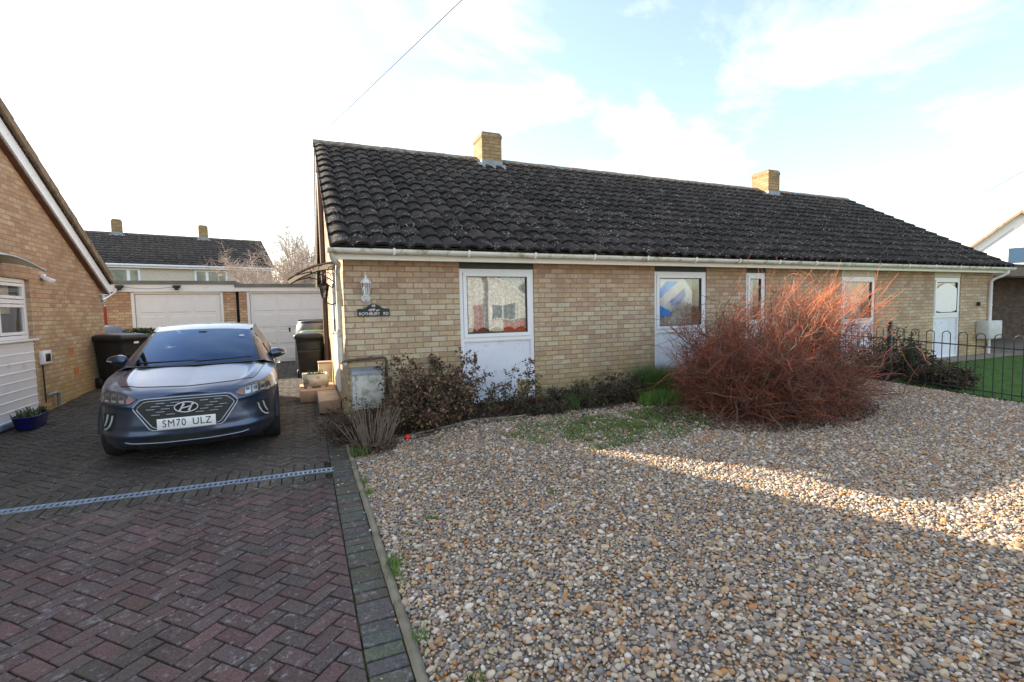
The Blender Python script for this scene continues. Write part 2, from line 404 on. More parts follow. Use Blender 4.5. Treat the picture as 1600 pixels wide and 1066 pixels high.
w = bpy.data.worlds.new('World'); scene.world = w; w.use_nodes = True
nt = w.node_tree; nt.nodes.clear()
sky = nt.nodes.new('ShaderNodeTexSky'); sky.sky_type = 'NISHITA'; sky.sun_disc = False
sky.sun_elevation = EL; sky.sun_rotation = -AZ; sky.air_density = 1.1; sky.dust_density = 1.2; sky.ozone_density = 1.0
bg = nt.nodes.new('ShaderNodeBackground'); bg.inputs[1].default_value = .13
wo = nt.nodes.new('ShaderNodeOutputWorld')
tcw = nt.nodes.new('ShaderNodeTexCoord')
sep = nt.nodes.new('ShaderNodeSeparateXYZ'); nt.links.new(tcw.outputs['Generated'], sep.inputs[0])
def wm(op, a, b=None, cl=False):
    nd = nt.nodes.new('ShaderNodeMath'); nd.operation = op; nd.use_clamp = cl
    for i, v in enumerate((a, b)):
        if v is None: continue
        if isinstance(v, bpy.types.NodeSocket): nt.links.new(v, nd.inputs[i])
        else: nd.inputs[i].default_value = v
    return nd.outputs[0]
den = wm('ADD', wm('MAXIMUM', sep.outputs[2], 0.), .22)
cx_ = wm('DIVIDE', sep.outputs[0], den); cy_ = wm('DIVIDE', sep.outputs[1], den)
cmb = nt.nodes.new('ShaderNodeCombineXYZ'); nt.links.new(cx_, cmb.inputs[0]); nt.links.new(cy_, cmb.inputs[1])
nz = nt.nodes.new('ShaderNodeTexNoise'); nz.inputs['Scale'].default_value = 1.7; nz.inputs['Detail'].default_value = 8; nz.inputs['Roughness'].default_value = .58
nz.inputs['Distortion'].default_value = .35
mpw = nt.nodes.new('ShaderNodeMapping'); mpw.inputs['Location'].default_value = (5.6, 2.2, 0); nt.links.new(cmb.outputs[0], mpw.inputs[0]); nt.links.new(mpw.outputs[0], nz.inputs['Vector'])
rp = nt.nodes.new('ShaderNodeValToRGB'); rp.color_ramp.elements[0].position = .47; rp.color_ramp.elements[1].position = .74
rp.color_ramp.elements[0].color = (0.10, 0.10, 0.10, 1); nt.links.new(nz.outputs[0], rp.inputs[0])
mxw = nt.nodes.new('ShaderNodeMix'); mxw.data_type = 'RGBA'; vm = nt.nodes.new('ShaderNodeVectorMath'); vm.operation = 'DOT_PRODUCT'; nt.links.new(tcw.outputs['Generated'], vm.inputs[0]); vm.inputs[1].default_value = tuple(-ld)
hz_ = wm('POWER', wm('MAXIMUM', vm.outputs['Value'], 0.), 12.)
low_ = wm('MULTIPLY', wm('POWER', wm('SUBTRACT', 1., wm('MAXIMUM', sep.outputs[2], 0.), True), 9.), .30)
cov = wm('MAXIMUM', wm('ADD', rp.outputs[0], wm('MULTIPLY', hz_, 1.1), True), low_)
nt.links.new(cov, mxw.inputs[0]); nt.links.new(sky.outputs[0], mxw.inputs[6])
mxw.inputs[7].default_value = (4.5, 4.38, 4.15, 1)
nt.links.new(mxw.outputs[2], bg.inputs[0]); nt.links.new(bg.outputs[0], wo.inputs[0])
scene.view_settings.view_transform = 'Standard'; scene.view_settings.look = 'None'; scene.view_settings.gamma = 1
scene.view_settings.exposure = 1.65

# ------------------------------------------------------------------ ground sheets
def sheet(name, xs, ys, dz, mat, keep=None, kind='structure', hfn=zg):
    mb = MB(); rows = [[(x, y, hfn(x, y) + dz) for x in xs] for y in ys]
    mb.grid(rows)
    o = mb.build(name, mat); o['kind'] = kind; return o
def fr(a, b, s): n = max(1, int(round((b - a) / s))); return [a + (b - a) * i / n for i in range(n + 1)]
def clampg(x, y):
    return zg(x, y) - .06 if (-30 < x < 40 and -12 < y < 40) else .12
sheet('ground', [-1500, -300, -60, -30.01] + fr(-30, 40, 1.) + [40.01, 80, 300, 1500], [-1500, -300, -60, -12.01] + fr(-12, 40, .8) + [40.01, 80, 300, 1500], 0., M['earth'], hfn=clampg)
sheet('road', fr(-40, 40, 4.), fr(-22, -9.2, .8), -.02, M['asphalt'])
sheet('driveway', fr(-13., 0.03, .5), fr(-9.2, 9.32, .4), -.014, M['joint'])
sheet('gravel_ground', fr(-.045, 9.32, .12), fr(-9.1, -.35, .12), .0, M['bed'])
sheet('flower_bed', fr(0.02, 9.3, .3), fr(-.95, .0, .2), .012, M['soil'])
sheet('lawn', fr(9.36, 26, .5), fr(-8.5, -.55, .4), .02, M['lawn'])
sheet('path', fr(9.3, 16.2, .5), fr(-.55, .06, .2), .03, M['concrete'])
sheet('gravel_path', fr(16.0, 30, .5), fr(-.55, 2.12, .4), .012, M['bed'])

# pavers: 45 degree herringbone, soldier course along the kerb, grey bricks by the drain
def clip(poly, nx, ny, d):            # keep nx*x+ny*y<=d
    out = []
    for i in range(len(poly)):
        a, b = poly[i], poly[(i + 1) % len(poly)]
        da = nx * a[0] + ny * a[1] - d; db = nx * b[0] + ny * b[1] - d
        if da <= 0: out.append(a)
        if (da < 0 < db) or (db < 0 < da):
            t = da / (da - db); out.append((a[0] + t * (b[0] - a[0]), a[1] + t * (b[1] - a[1])))
    return out
def area(p): return .5 * sum(p[i][0] * p[(i + 1) % len(p)][1] - p[(i + 1) % len(p)][0] * p[i][1] for i in range(len(p)))
def drain_y(x): return -1.44 + .035 * (-.28 - x)
pv = MB(); pcol = []
def add_paver(poly, col, jz=.0025):
    if len(poly) < 3 or area(poly) < .0012: return
    cx = sum(p[0] for p in poly) / len(poly); cy = sum(p[1] for p in poly) / len(poly)
    dz = rnd.uniform(-jz, jz) * 1.5; tx, ty = rnd.uniform(-.012, .012), rnd.uniform(-.012, .012)
    n = len(poly)
    def ring(k, z):
        out = []
        for x, y in poly:
            dx, dy = cx - x, cy - y; L = math.hypot(dx, dy)
            X, Y = x + dx / L * k, y + dy / L * k
            out.append((X, Y, zg(X, Y) + z + dz + tx * (x - cx) + ty * (y - cy)))
        return out
    vs = ring(0, -.022) + ring(0, -.005) + ring(.005, 0)
    o = len(pv.v)
    fs = [tuple(range(2 * n, 3 * n))] + [(i, (i + 1) % n, (i + 1) % n + n, i + n) for i in range(n)] + [(i + n, (i + 1) % n + n, (i + 1) % n + 2 * n, i + 2 * n) for i in range(n)]
    pv.add(vs, fs); pcol.extend([col] * len(fs))
from mathutils import noise as mn
def pcolor(cx, cy, grey=False):
    g = mn.noise(Vector((cx * .6, cy * .6, 3.))) * .5 + .5
    b = rnd.uniform(.82, 1.18)
    red = (.100 + rnd.uniform(-.016, .022), .066, .063); gr = (.080, .072, .058)
    k = 1 if grey else min(1, max(0, (cy + 2.4) / 1.8)) * .8 + .10 * g
    if not grey and rnd.random() < .04: k = min(1, k + .4)
    if cx < -4.9: k = max(k, .7)
    return tuple((r * (1 - k) + q * k) * b for r, q in zip(red, gr))
ca, sa = math.cos(R(45)), math.sin(R(45)); J = .0048
ln = ((-3.62, -2.42), (-1.75, -4.35))
for i in range(-170, 171):
    for j in range(-170, 171):
        d = (i - j) % 4
        if d == 0: q = [(i, j), (i + 2, j), (i + 2, j + 1), (i, j + 1)]
        elif d == 3: q = [(i, j), (i + 1, j), (i + 1, j + 2), (i, j + 2)]
        else: continue
        x0, y0, x1, y1 = q[0][0] * .1 + J, q[0][1] * .1 + J, q[2][0] * .1 - J, q[2][1] * .1 - J
        q = [(x0, y0), (x1, y0), (x1, y1), (x0, y1)]
        p = [(a * ca - b * sa - 2.2, a * sa + b * ca) for a, b in q]
        cx = sum(a for a, b in p) / 4; cy = sum(b for a, b in p) / 4
        if not (-8 < cx < .1 and -8.6 < cy < 9.4): continue
        if cx < -5.5 and cy < -1 and False: continue
        p = clip(p, 1, 0, -.305 if cy < .3 else -.005)
        if cy > 2.0 - 4: p = clip(p, -1, 0, 4.4) if cy > 0.8 else p
        dy = drain_y(cx)
        if cy < dy: p = clip(p, .035, 1, -1.44 + .035 * -.28 - .270)
        elif cy < dy + .6: p = clip(p, -.035, -1, 1.44 + .035 * .28 - .270)
        if len(p) < 3: continue
        dist = abs((cx + 3.62) * (-1.93) - (cy + 2.42) * 1.87) / 2.69
        add_paver(p, pcolor(cx, cy, grey=(abs(cy - dy) < .22 or abs((cx + 2.68) * .718 + (cy + 3.40) * .696) < .11)))
xx = -.36
while xx > -5.6:
    for s_ in (1, -1):
        dy = drain_y(xx); a0, a1 = (dy + .066, dy + .264) if s_ > 0 else (dy - .264, dy - .066)
        add_paver([(xx - .1 + J, a0), (xx - J, a0), (xx - J, a1), (xx - .1 + J, a1)], pcolor(xx, dy, True))
    xx -= .1
y = -8.8
while y < 1.9:
    p = [(-.296, y + J), (-.108, y + J), (-.108, y + .1 - J), (-.296, y + .1 - J)]
    add_paver([(a + rnd.uniform(-.002, .002), b + rnd.uniform(-.002, .002)) for a, b in p], tuple(c * rnd.uniform(.85, 1.15) for c in (.088, .082, .068)), .004)
    y += .1
po = pv.build('block_paving', M['paver']); po['kind'] = 'structure'
ca_ = po.data.color_attributes.new('Col', 'FLOAT_COLOR', 'CORNER')
arr = []
for pl, c in zip(po.data.polygons, pcol): arr.extend((*c, 1.) * pl.loop_total)
ca_.data.foreach_set('color', arr)

# kerb edging: concrete lengths
mb = MB(); y = -8.5
while y < -.1:
    L = .9; z0, z1 = zg(-.08, y), zg(-.08, y + L); off = rnd.uniform(-.004, .004)
    bm = bmesh.new(); bmesh.ops.create_cube(bm, size=1); bmesh.ops.subdivide_edges(bm, edges=[e for e in bm.edges if abs(e.verts[0].co.y - e.verts[1].co.y) > .5], cuts=4)
    for v in bm.verts:
        t = v.co.y + .5
        v.co = Vector((-.075 + off + v.co.x * .052, y + .004 + t * (L - .008), (z0 + (z1 - z0) * t) + .016 + (v.co.z - .5) * .14))
    bmesh.ops.bevel(bm, geom=bm.edges[:], offset=.009, segments=2, affect='EDGES')
    for v in bm.verts: v.co += Vector((mn.noise(v.co * 9) * .004, 0, mn.noise(v.co * 7) * .004))
    mb.bm(bm, 0, None, True); y += L
kb = mb.build('kerb', M['concrete']); kb['kind'] = 'structure'

# drain channel
dr = thing('drain_channel', 'silver slotted drain grating crossing the block paved drive', 'drain', (-.28, -1.44, zg(-.28, -1.44)))
dr.rotation_euler = (0, 0, math.atan(-.035) + math.pi)
def half_drain(L=5.2):
    f = MB(); hw = .054
    # solid sides, real slots between cross bars
    f.box(0, L, -hw, -hw + .009, -.02, .004); f.box(0, L, hw - .009, hw, -.02, .004)
    f.build('grating_frame', M['galv'], dr)
    b = MB(); x = .02
    while x < L - .03:
        b.add([(x, -hw + .009, -.001), (x + .013, -hw + .009, -.001), (x + .016, hw - .009, -.001), (x + .003, hw - .009, -.001),
               (x, -hw + .009, -.012), (x + .013, -hw + .009, -.012), (x + .016, hw - .009, -.012), (x + .003, hw - .009, -.012)],
              [(0, 1, 2, 3), (0, 4, 5, 1), (2, 6, 7, 3), (1, 5, 6, 2), (3, 7, 4, 0)])
        x += .044
    b.build('grating_bars', M['galv'], dr)
    t = MB(); t.box(0, L, -hw, hw, -.07, -.05); t.build('trough', M['black_trim'], dr)
half_drain()

# ------------------------------------------------------------------ pebbles
pcoll = bpy.data.collections.new('pebble_shapes')
for k in range(9):
    bm = bmesh.new(); bmesh.ops.create_icosphere(bm, subdivisions=2, radius=1.)
    sx, sy, sz = rnd.uniform(.85, 1.25), rnd.uniform(.68, .95), rnd.uniform(.45, .68)
    for v in bm.verts:
        n = 1 + .28 * mn.noise(v.co * .9 + Vector((k * 3.3, 0, 0))) + .10 * mn.noise(v.co * 2.2 + Vector((k * 5.3, 2, 0)))
        v.co = Vector((v.co.x * sx * n, v.co.y * sy * n, v.co.z * sz * n))
    me = bpy.data.meshes.new('pebble_shape'); bm.to_mesh(me); bm.free()
    for p in me.polygons: p.use_smooth = True
    me.materials.append(M['pebble']); ob = bpy.data.objects.new('pebble_shape', me); pcoll.objects.link(ob)
def instancer(name, pts, scl, rot, coll, kind='stuff'):
    me = bpy.data.meshes.new(name); me.vertices.add(len(pts)); me.vertices.foreach_set('co', np.asarray(pts, dtype=np.float32).ravel())
    a = me.attributes.new('scl', 'FLOAT', 'POINT'); a.data.foreach_set('value', np.asarray(scl, dtype=np.float32))
    a = me.attributes.new('rot', 'FLOAT_VECTOR', 'POINT'); a.data.foreach_set('vector', np.asarray(rot, dtype=np.float32).ravel())
    me.update(); o = bpy.data.objects.new(name, me); COL.objects.link(o); o['kind'] = kind
    ng = bpy.data.node_groups.new(name, 'GeometryNodeTree')
    ng.interface.new_socket('Geometry', in_out='INPUT', socket_type='NodeSocketGeometry'); ng.interface.new_socket('Geometry', in_out='OUTPUT', socket_type='NodeSocketGeometry')
    gi = ng.nodes.new('NodeGroupInput'); go = ng.nodes.new('NodeGroupOutput')
    m2p = ng.nodes.new('GeometryNodeMeshToPoints'); ng.links.new(gi.outputs[0], m2p.inputs['Mesh'])
    ins = ng.nodes.new('GeometryNodeInstanceOnPoints'); ng.links.new(m2p.outputs[0], ins.inputs['Points'])
    ci = ng.nodes.new('GeometryNodeCollectionInfo'); ci.inputs['Collection'].default_value = coll; ci.inputs['Separate Children'].default_value = True; ci.inputs['Reset Children'].default_value = True
    ng.links.new(ci.outputs[0], ins.inputs['Instance']); ins.inputs['Pick Instance'].default_value = True
    for nm, typ, sk in (('scl', 'FLOAT', 'Scale'), ('rot', 'FLOAT_VECTOR', 'Rotation')):
        na = ng.nodes.new('GeometryNodeInputNamedAttribute'); na.data_type = typ; na.inputs['Name'].default_value = nm
        ng.links.new(na.outputs[0], ins.inputs[sk])
    ng.links.new(ins.outputs[0], go.inputs[0])
    md = o.modifiers.new('scatter', 'NODES'); md.node_group = ng; return o
rs = np.random.RandomState(5)
def scatter(x0, x1, y0, y1, sp, keep=None):
    gx, gy = np.meshgrid(np.arange(x0, x1, sp), np.arange(y0, y1, sp)); n = gx.size
    return gx.ravel() + rs.uniform(-.5, .5, n) * sp, gy.ravel() + rs.uniform(-.5, .5, n) * sp
X, Y = scatter(-.035, 9.33, -7.4, -.62, .0198)
n = len(X)
zz = np.array([zg(a, b) for a, b in zip(X, Y)])
k = (Y < -.78 + .08 * np.sin(X * 5)) | (X < -1)
s = np.exp(rs.normal(0, .38, n)) * .0102
big = rs.rand(n) < .03; s[big] *= 1.45; s = np.minimum(s, .028)
dd = np.hypot(X + .49, Y + 6.69); ok = k & ~((Y < -5.5) & (X < .0))
Z = zz + rs.uniform(-.002, .014, n)
rot = np.c_[rs.normal(0, .35, n), rs.normal(0, .35, n), rs.uniform(0, 6.28, n)]
instancer('gravel_pebbles', np.c_[X, Y, Z][ok], s[ok], rot[ok], pcoll)
# strays on the border pavers
X2 = rs.uniform(-.3, -.05, 46); Y2 = rs.uniform(-5.4, -.9, 46)
instancer('stray_pebbles', np.c_[X2, Y2, [zg(a, b) + .006 for a, b in zip(X2, Y2)]], rs.uniform(.005, .013, 46), np.c_[np.zeros(46), np.zeros(46), rs.uniform(0, 6, 46)], pcoll)

# ------------------------------------------------------------------ grass blades helper (one mesh)
def blades(name, X, Y, H, mat, lean=.35, wdt=.0025, kind='stuff', z=None, parent=None):
    n = len(X); a = rs.uniform(0, 6.28, n); b = rs.uniform(0, 6.28, n); Hh = H * rs.uniform(.6, 1.2, n)
    Zb = np.array([zg(x, y) for x, y in zip(X, Y)]) if z is None else z
    lx, ly = np.cos(b) * Hh * lean * rs.rand(n), np.sin(b) * Hh * lean * rs.rand(n)
    wx, wy = np.cos(a) * wdt, np.sin(a) * wdt
    P = np.zeros((n, 5, 3))
    P[:, 0] = np.c_[X - wx, Y - wy, Zb]; P[:, 1] = np.c_[X + wx, Y + wy, Zb]
    P[:, 2] = np.c_[X + lx * .35 - wx * .8, Y + ly * .35 - wy * .8, Zb + Hh * .6]; P[:, 3] = np.c_[X + lx * .35 + wx * .8, Y + ly * .35 + wy * .8, Zb + Hh * .6]
    P[:, 4] = np.c_[X + lx, Y + ly, Zb + Hh]
    me = bpy.data.meshes.new(name); i0 = (np.arange(n) * 5)[:, None]
    q = i0 + np.array([0, 1, 3, 2]); t = i0 + np.array([2, 3, 4])
    me.vertices.add(n * 5); me.vertices.foreach_set('co', P.ravel())
    me.loops.add(n * 7); me.loops.foreach_set('vertex_index', np.concatenate([q.ravel(), t.ravel()]))
    me.polygons.add(2 * n); ls = np.concatenate([np.arange(n) * 4, n * 4 + np.arange(n) * 3]); me.polygons.foreach_set('loop_start', ls)
    me.update(calc_edges=True); me.validate(); me.materials.append(mat)
    o = bpy.data.objects.new(name, me); COL.objects.link(o)
    if kind: o['kind'] = kind
    if parent is not None: o.parent = parent
    return o
X, Y = rs.uniform(9.4, 18, 70000), rs.uniform(-6.5, -.62, 70000)
blades('lawn_grass', X, Y, .035, M['grass'], .6, .004)
# thin moss and grass creeping over the gravel
pts = []
for (cx, cy, rx, ry, n) in ((2.7, -1.55, 1.15, .55, 6500), (3.3, -1.80, 1.0, .6, 6500), (3.9, -1.6, .75, .5, 4500), (4.3, -1.25, .5, .3, 3200), (2.6, -2.3, .5, .08, 700), (.35, -3.05, .05, .05, 60), (.12, -4.75, .06, .05, 60), (9.0, -4.2, .3, .4, 500), (1.4, -3.1, .1, .05, 50)):
    for _ in range(n):
        a = rnd.uniform(0, 6.28); r = math.sqrt(rnd.random()); x, y = cx + rx * r * math.cos(a), cy + ry * r * math.sin(a)
        if mn.noise(Vector((x * 4, y * 4, 1))) + .9 * mn.noise(Vector((x * 17, y * 17, 5))) - .55 * r > -.52 + rnd.uniform(-.2, .2): pts.append((x, y))
pts = np.array(pts); blades('gravel_weeds', pts[:, 0], pts[:, 1], .040, M['weed'], .9, .0038)
# tufts along the kerb
pts = []
for cy, n, r in ((-3.6, 120, .03), (-3.75, 50, .03), (-4.9, 160, .05), (-2.3, 60, .03), (-2.0, 40, .02), (-4.35, 40, .02)):
    for _ in range(n): pts.append((-.03 + rnd.gauss(0, r) , cy + rnd.gauss(0, r * 1.6)))
pts = np.array(pts); blades('kerb_grass', pts[:, 0], pts[:, 1], .075, M['grass_lime'], .9, .002)
# ------------------------------------------------------------------ the pair of brick bungalows
FZ = 2.325      # underside of fascia
RY, RZ = 3.85, 5.02
EY, EZ = -.33, 2.48
XL, XR = -.17, 16.12
def roof_z(y): return EZ + (RZ - EZ) * (y - EY) / (RY - EY) if y < RY else RZ - (RZ - EZ) * (y - RY) / (RY - EY)

def pantile_slope(mb, x0, x1, e, r, rows, tw, seed=1, K=8, tints=None, jitter=1.):
    """e=(y,z) eave, r=(y,z) ridge; tiles as separate rolled plates with thick lower lips"""
    rd = random.Random(seed)
    sl = Vector((0, r[0] - e[0], r[1] - e[1])); L = sl.length; sl.normalize(); nrm = Vector((0, -sl.z, sl.y))
    if nrm.z < 0: nrm = -nrm
    nt_ = int(round((x1 - x0) / tw)); tw = (x1 - x0) / nt_; g = L / rows
    def h(t):
        if t < .20: return -.004 * math.sin(t / .20 * math.pi)
        q = (t - .20) / .80
        return .042 * math.sin(min(1, (q ** .85) * .88) * math.pi) ** .6 if q < .999 else .006
    for j in range(rows):
        for i in range(nt_):
            jz = rd.uniform(0, .005) * jitter; js = rd.uniform(-.006, .006) * jitter; jr = rd.uniform(-.004, .004) * jitter; tint = rd.random()
            if rd.random() < .03: tint = 1.
            s0 = j * g - .02 + js; s1 = (j + 1) * g + .03
            if j == rows - 1: s1 = L
            top, bot, lip = [], [], []
            for k in range(K + 1):
                t = k / K; x = x0 + (i + t) * tw + (.004 if k == K else 0)
                hh = h(t) + jr * (t - .5)
                B = Vector((x, e[0], e[1]))
                bot.append(B + sl * s0 + nrm * (hh + .040 + jz)); top.append(B + sl * s1 + nrm * (hh + .004))
                lip.append(B + sl * (s0 + .004) + nrm * (hh + .002 + jz))
            n0 = len(mb.f); mb.grid([lip, bot], smooth=False); mb.grid([bot, top], smooth=True)
            # right side edge
            mb.add([bot[-1], top[-1], top[-1] - nrm * .02, lip[-1]], [(0, 1, 2, 3)])
            if i == 0: mb.add([bot[0], top[0], top[0] - nrm * .03, lip[0]], [(0, 3, 2, 1)])
            if tints is not None: tints.extend([tint] * (len(mb.f) - n0))
def tint_attr(o, tints):
    a = o.data.attributes.new('tint', 'FLOAT', 'FACE'); a.data.foreach_set('value', tints)

bung = thing('bungalow', 'long low buff brick bungalow pair with dark pantiled roof behind the gravel', 'house', (8, 0, .25))
def B(mb, name, mat, parent=None):
    """build with world coordinates under the bungalow empty"""
    root = parent if parent is not None else bung
    wm_ = Vector((0, 0, 0)); p = root
    while p is not None: wm_ += p.location; p = p.parent
    o = mb.build(name, mat, root)
    o.data.transform(Matrix.Translation(-wm_)); return o
# walls: piers of the front between full-height openings
OPEN = [(1.571, 2.752), (5.05, 6.22), (7.205, 7.72), (9.98, 11.12), (13.385, 14.515)]
mb = MB(); xs = [0.] + [v for o in OPEN for v in o] + [16.0]
for i in range(0, len(xs), 2): mb.box(xs[i], xs[i + 1], 0, .11, -.2, 2.5)
for a, b in OPEN: mb.box(a, b, .012, .12, 2.345, 2.5)
# side walls with gables, rear wall
for x0, x1 in ((0., .11), (15.89, 16.0)):
    y1 = 2 * RY + .33 - .33
    poly = [(.11, -.2), (7.59, -.2), (7.59, 2.42), (RY, RZ - .20), (.11, 2.42 + .13)]
    mb.prism(poly, x0, x1, lambda p, q, t: (t, p, q))
mb.box(0, 16, 7.59, 7.7, -.2, 2.45)
wall = B(mb, 'wall', M['brick'])
wall.data.transform(Matrix.Identity(4))
# roof
mb = MB(); tints = []
pantile_slope(mb, XL, XR, (EY, EZ), (RY, RZ), 15, .240, 3, 9, tints)
n0 = len(mb.f)
mb.prism([(EY + .02, EZ - .03), (RY, RZ - .03), (2 * RY - EY, EZ - .03), (2 * RY - EY, EZ + .02), (RY, RZ - .004), (EY + .02, EZ - .006)], XL + .01, XR - .01, lambda p, q, t: (t, p, q))
tints.extend([.5] * (len(mb.f) - n0))
roof = B(mb, 'roof', M['tile']); tint_attr(roof, tints)
mb = MB(); x = XL - .01; k = 0
while x < XR - .05:
    L = min(.45, XR - x)
    rows = []
    for xx in (x, x + L - .008):
        rows.append([(xx, RY + .125 * math.cos(a), RZ - .045 + .115 * math.sin(a) + (.006 if k % 2 else 0)) for a in [math.pi * i / 8 for i in range(9)]])
    mb.grid(rows, flip=False); mb.add(rows[0], [tuple(range(9))]); mb.add(rows[1], [tuple(range(9))[::-1]])
    x += L; k += 1
B(mb, 'ridge_tiles', M['lichen_tan'])
# verge undercloak
for X0, nm in ((XL + .03, 'verge_board'), (XR - .06, 'verge_board')):
    mb = MB()
    for s in (1, -1):
        e = (EY + .05, EZ - .035) if s == 1 else (2 * RY - EY, EZ - .035)
        mb.prism([(e[0], e[1] - .14), (RY, RZ - .035 - .14), (RY, RZ - .037), (e[0], e[1])], X0, X0 + .03, lambda p, q, t: (t, p, q))
    B(mb, nm, M['fascia'])
# fascia + soffit + gutter
mb = MB(); mb.box(-.14, 16.06, -.27, -.245, FZ, 2.50); mb.box(-.135, 16.05, -.244, .0, FZ + .02, FZ + .035); mb.box(-.14, -.118, -.244, .02, FZ + .0, 2.47); mb.box(16.04, 16.058, -.244, .02, FZ, 2.47)
B(mb, 'fascia', M['fascia'])
mb = MB(); r = .062; gy, gz = -.337, 2.452
rows = []
for xx in (-.2, 3.6, 3.62, 7.9, 7.92, 12., 12.02, 16.15):
    rows.append([(xx, gy + r * math.cos(a), gz - .003 * ((xx + .2) / 16) + r * math.sin(a)) for a in [math.pi + math.pi * i / 10 for i in range(11)]])
mb.grid(rows, smooth=True, flip=False)
rows2 = [[(x_, gy + (y_ - gy) * .93, gz + (z_ - gz) * .93 + .0) for x_, y_, z_ in rw] for rw in rows]
mb.grid(rows2, flip=True); mb.grid([[a, b] for a, b in zip([rw[0] for rw in rows], [rw[0] for rw in rows2])]); mb.add(rows[0], [tuple(range(11))]); mb.add(rows[-1], [tuple(range(11))])
for xx in (-.2, 16.15): pass
gut = B(mb, 'gutter', M['gutter'])
for xx in fr(.6, 15.6, 1.0):
    mb = MB(); pts = [(xx, gy + (r + .006) * math.cos(a), gz + (r + .006) * math.sin(a)) for a in [math.pi * .95 + math.pi * 1.1 * i / 10 for i in range(11)]]
    for a, b in zip(pts, pts[1:]):
        mb.box(xx - .014, xx + .014, min(a[1], b[1]) - .002, max(a[1], b[1]) + .002, min(a[2], b[2]) - .003, max(a[2], b[2]) + .002)
    B(mb, 'gutter_bracket', M['gutter'], gut)
# chimneys
for (x0, x1, y0, y1) in ((3.22, 3.68, 3.42, 3.98), (11.97, 12.43, 3.42, 3.98)):
    mb = MB(); mb.box(x0, x1, y0, y1, 4.4, 5.50); mb.box(x0 - .012, x1 + .012, y0 - .012, y1 + .012, 5.40, 5.47)
    ch = B(mb, 'chimney', M['brick_chimney'], roof)
    mb = MB(); mb.box(x0 + .02, x1 - .02, y0 + .02, y1 - .02, 5.5, 5.53); B(mb, 'chimney_cap', M['concrete'], roof)
    mb = MB(); zf = roof_z(y0)
    mb.box(x0 - .012, x1 + .012, y0 - .014, y1, zf - .1, zf + .16)
    mb.prism([(y0 - .16, roof_z(y0 - .16) + .062), (y0 - .01, zf + .068), (y0 - .01, zf + .02), (y0 - .16, roof_z(y0 - .16) + .02)], x0 - .10, x1 + .10, lambda p, q, t: (t, p, q))
    mb.prism([(y0 - .01, zf + .068), (RY, RZ + .06), (RY, RZ + .02), (y0 - .01, zf + .02)], x0 - .10, x0 - .0, lambda p, q, t: (t, p, q))
    mb.prism([(y0 - .01, zf + .068), (RY, RZ + .06), (RY, RZ + .02), (y0 - .01, zf + .02)], x1, x1 + .10, lambda p, q, t: (t, p, q))
    B(mb, 'lead_flashing', M['lead'], roof)

# windows
def unit(x0, x1, kind, zb=.285, zt=2.256, ztr=1.245, head='dark_strip'):
    name = 'door' if kind == 'door' else 'window'
    fw_ = .055
    mb = MB(); y0, y1 = .018, .085
    mb.box(x0 + .004, x0 + fw_, y0, y1, zb, zt); mb.box(x1 - fw_, x1 - .004, y0, y1, zb, zt)
    mb.box(x0 + fw_, x1 - fw_, y0 + .001, y1, zt - fw_, zt - .001); mb.box(x0 + fw_, x1 - fw_, y0 + .001, y1, zb + .001, zb + fw_)
    mb.box(x0 + fw_, x1 - fw_, y0 + .001, y1, ztr - .045, ztr + .012)
    win = B(mb, name, M['upvc'])
    # opening sash
    a, b, c, d = x0 + fw_ + .004, x1 - fw_ - .004, ztr + .014, zt - fw_ - .002
    if kind != 'door':
        s = MB(); q = .052; yy = .004
        s.box(a, a + q, yy, .07, c, d); s.box(b - q, b, yy, .07, c, d); s.box(a + q, b - q, yy + .001, .07, c, c + q); s.box(a + q, b - q, yy + .001, .07, d - q, d)
        B(s, 'sash', M['upvc'], win); a += q; b -= q; c += q; d -= q
        s = MB(); t = .012
        s.box(a, a + t, .012, .05, c, d); s.box(b - t, b, .012, .05, c, d); s.box(a, b, .012, .05, c, c + t); s.box(a, b, .012, .05, d - t, d)
        B(s, 'glazing_bead', M['dark_strip'], win)
    g = MB(); g.add([(a, .035, c), (b, .035, c), (b, .035, d), (a, .035, d)], [(0, 1, 2, 3)]); B(g, 'pane', M['glass'], win)
    # lower panel
    p = MB(); p.box(x0 + fw_, x1 - fw_, .045, .075, zb + fw_, ztr - .045)
    i0, i1, j0, j1 = x0 + fw_ + .0, x1 - fw_ - .0, zb + fw_, ztr - .045; t = .014
    p.box(i0, i0 + t, .030, .0449, j0, j1); p.box(i1 - t, i1, .030, .0449, j0, j1); p.box(i0 + t, i1 - t, .031, .0449, j0, j0 + t); p.box(i0 + t, i1 - t, .031, .0449, j1 - t, j1)
    pn = B(p, 'lower_panel', M['panel'], win)
    h = MB(); h.box(x0, x1, .006, .05, zt + .004, 2.344); B(h, 'lintel', M[head], win)
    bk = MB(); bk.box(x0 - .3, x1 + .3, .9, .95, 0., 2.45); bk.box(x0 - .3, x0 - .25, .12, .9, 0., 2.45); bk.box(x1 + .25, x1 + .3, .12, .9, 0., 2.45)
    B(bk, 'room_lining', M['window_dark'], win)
    return win, (a, b, c, d)
def curtain(x0, x1, y, z0, z1, mat, parent, folds=9, amp=.02, scallop=0., name='net_curtain'):
    mb = MB(); n = folds * 8; rows = []
    for k in range(15):
        t = k / 14; rw = []
        for i in range(n + 1):
            u = i / n; x = x0 + (x1 - x0) * u
            zz0 = z0 + scallop * abs(math.sin(u * math.pi * 5)) 
            rw.append((x, y + amp * math.sin(u * folds * 2 * math.pi + .5 * math.sin(u * 17)) * (.6 + .4 * t), z1 + (zz0 - z1) * t))
        rows.append(rw)
    mb.grid(rows); return B(mb, name, mat, parent)
w1, g1 = unit(1.571, 2.752, 'window'); w1['label'] = 'window with net curtain and a tan patch on its lower panel'
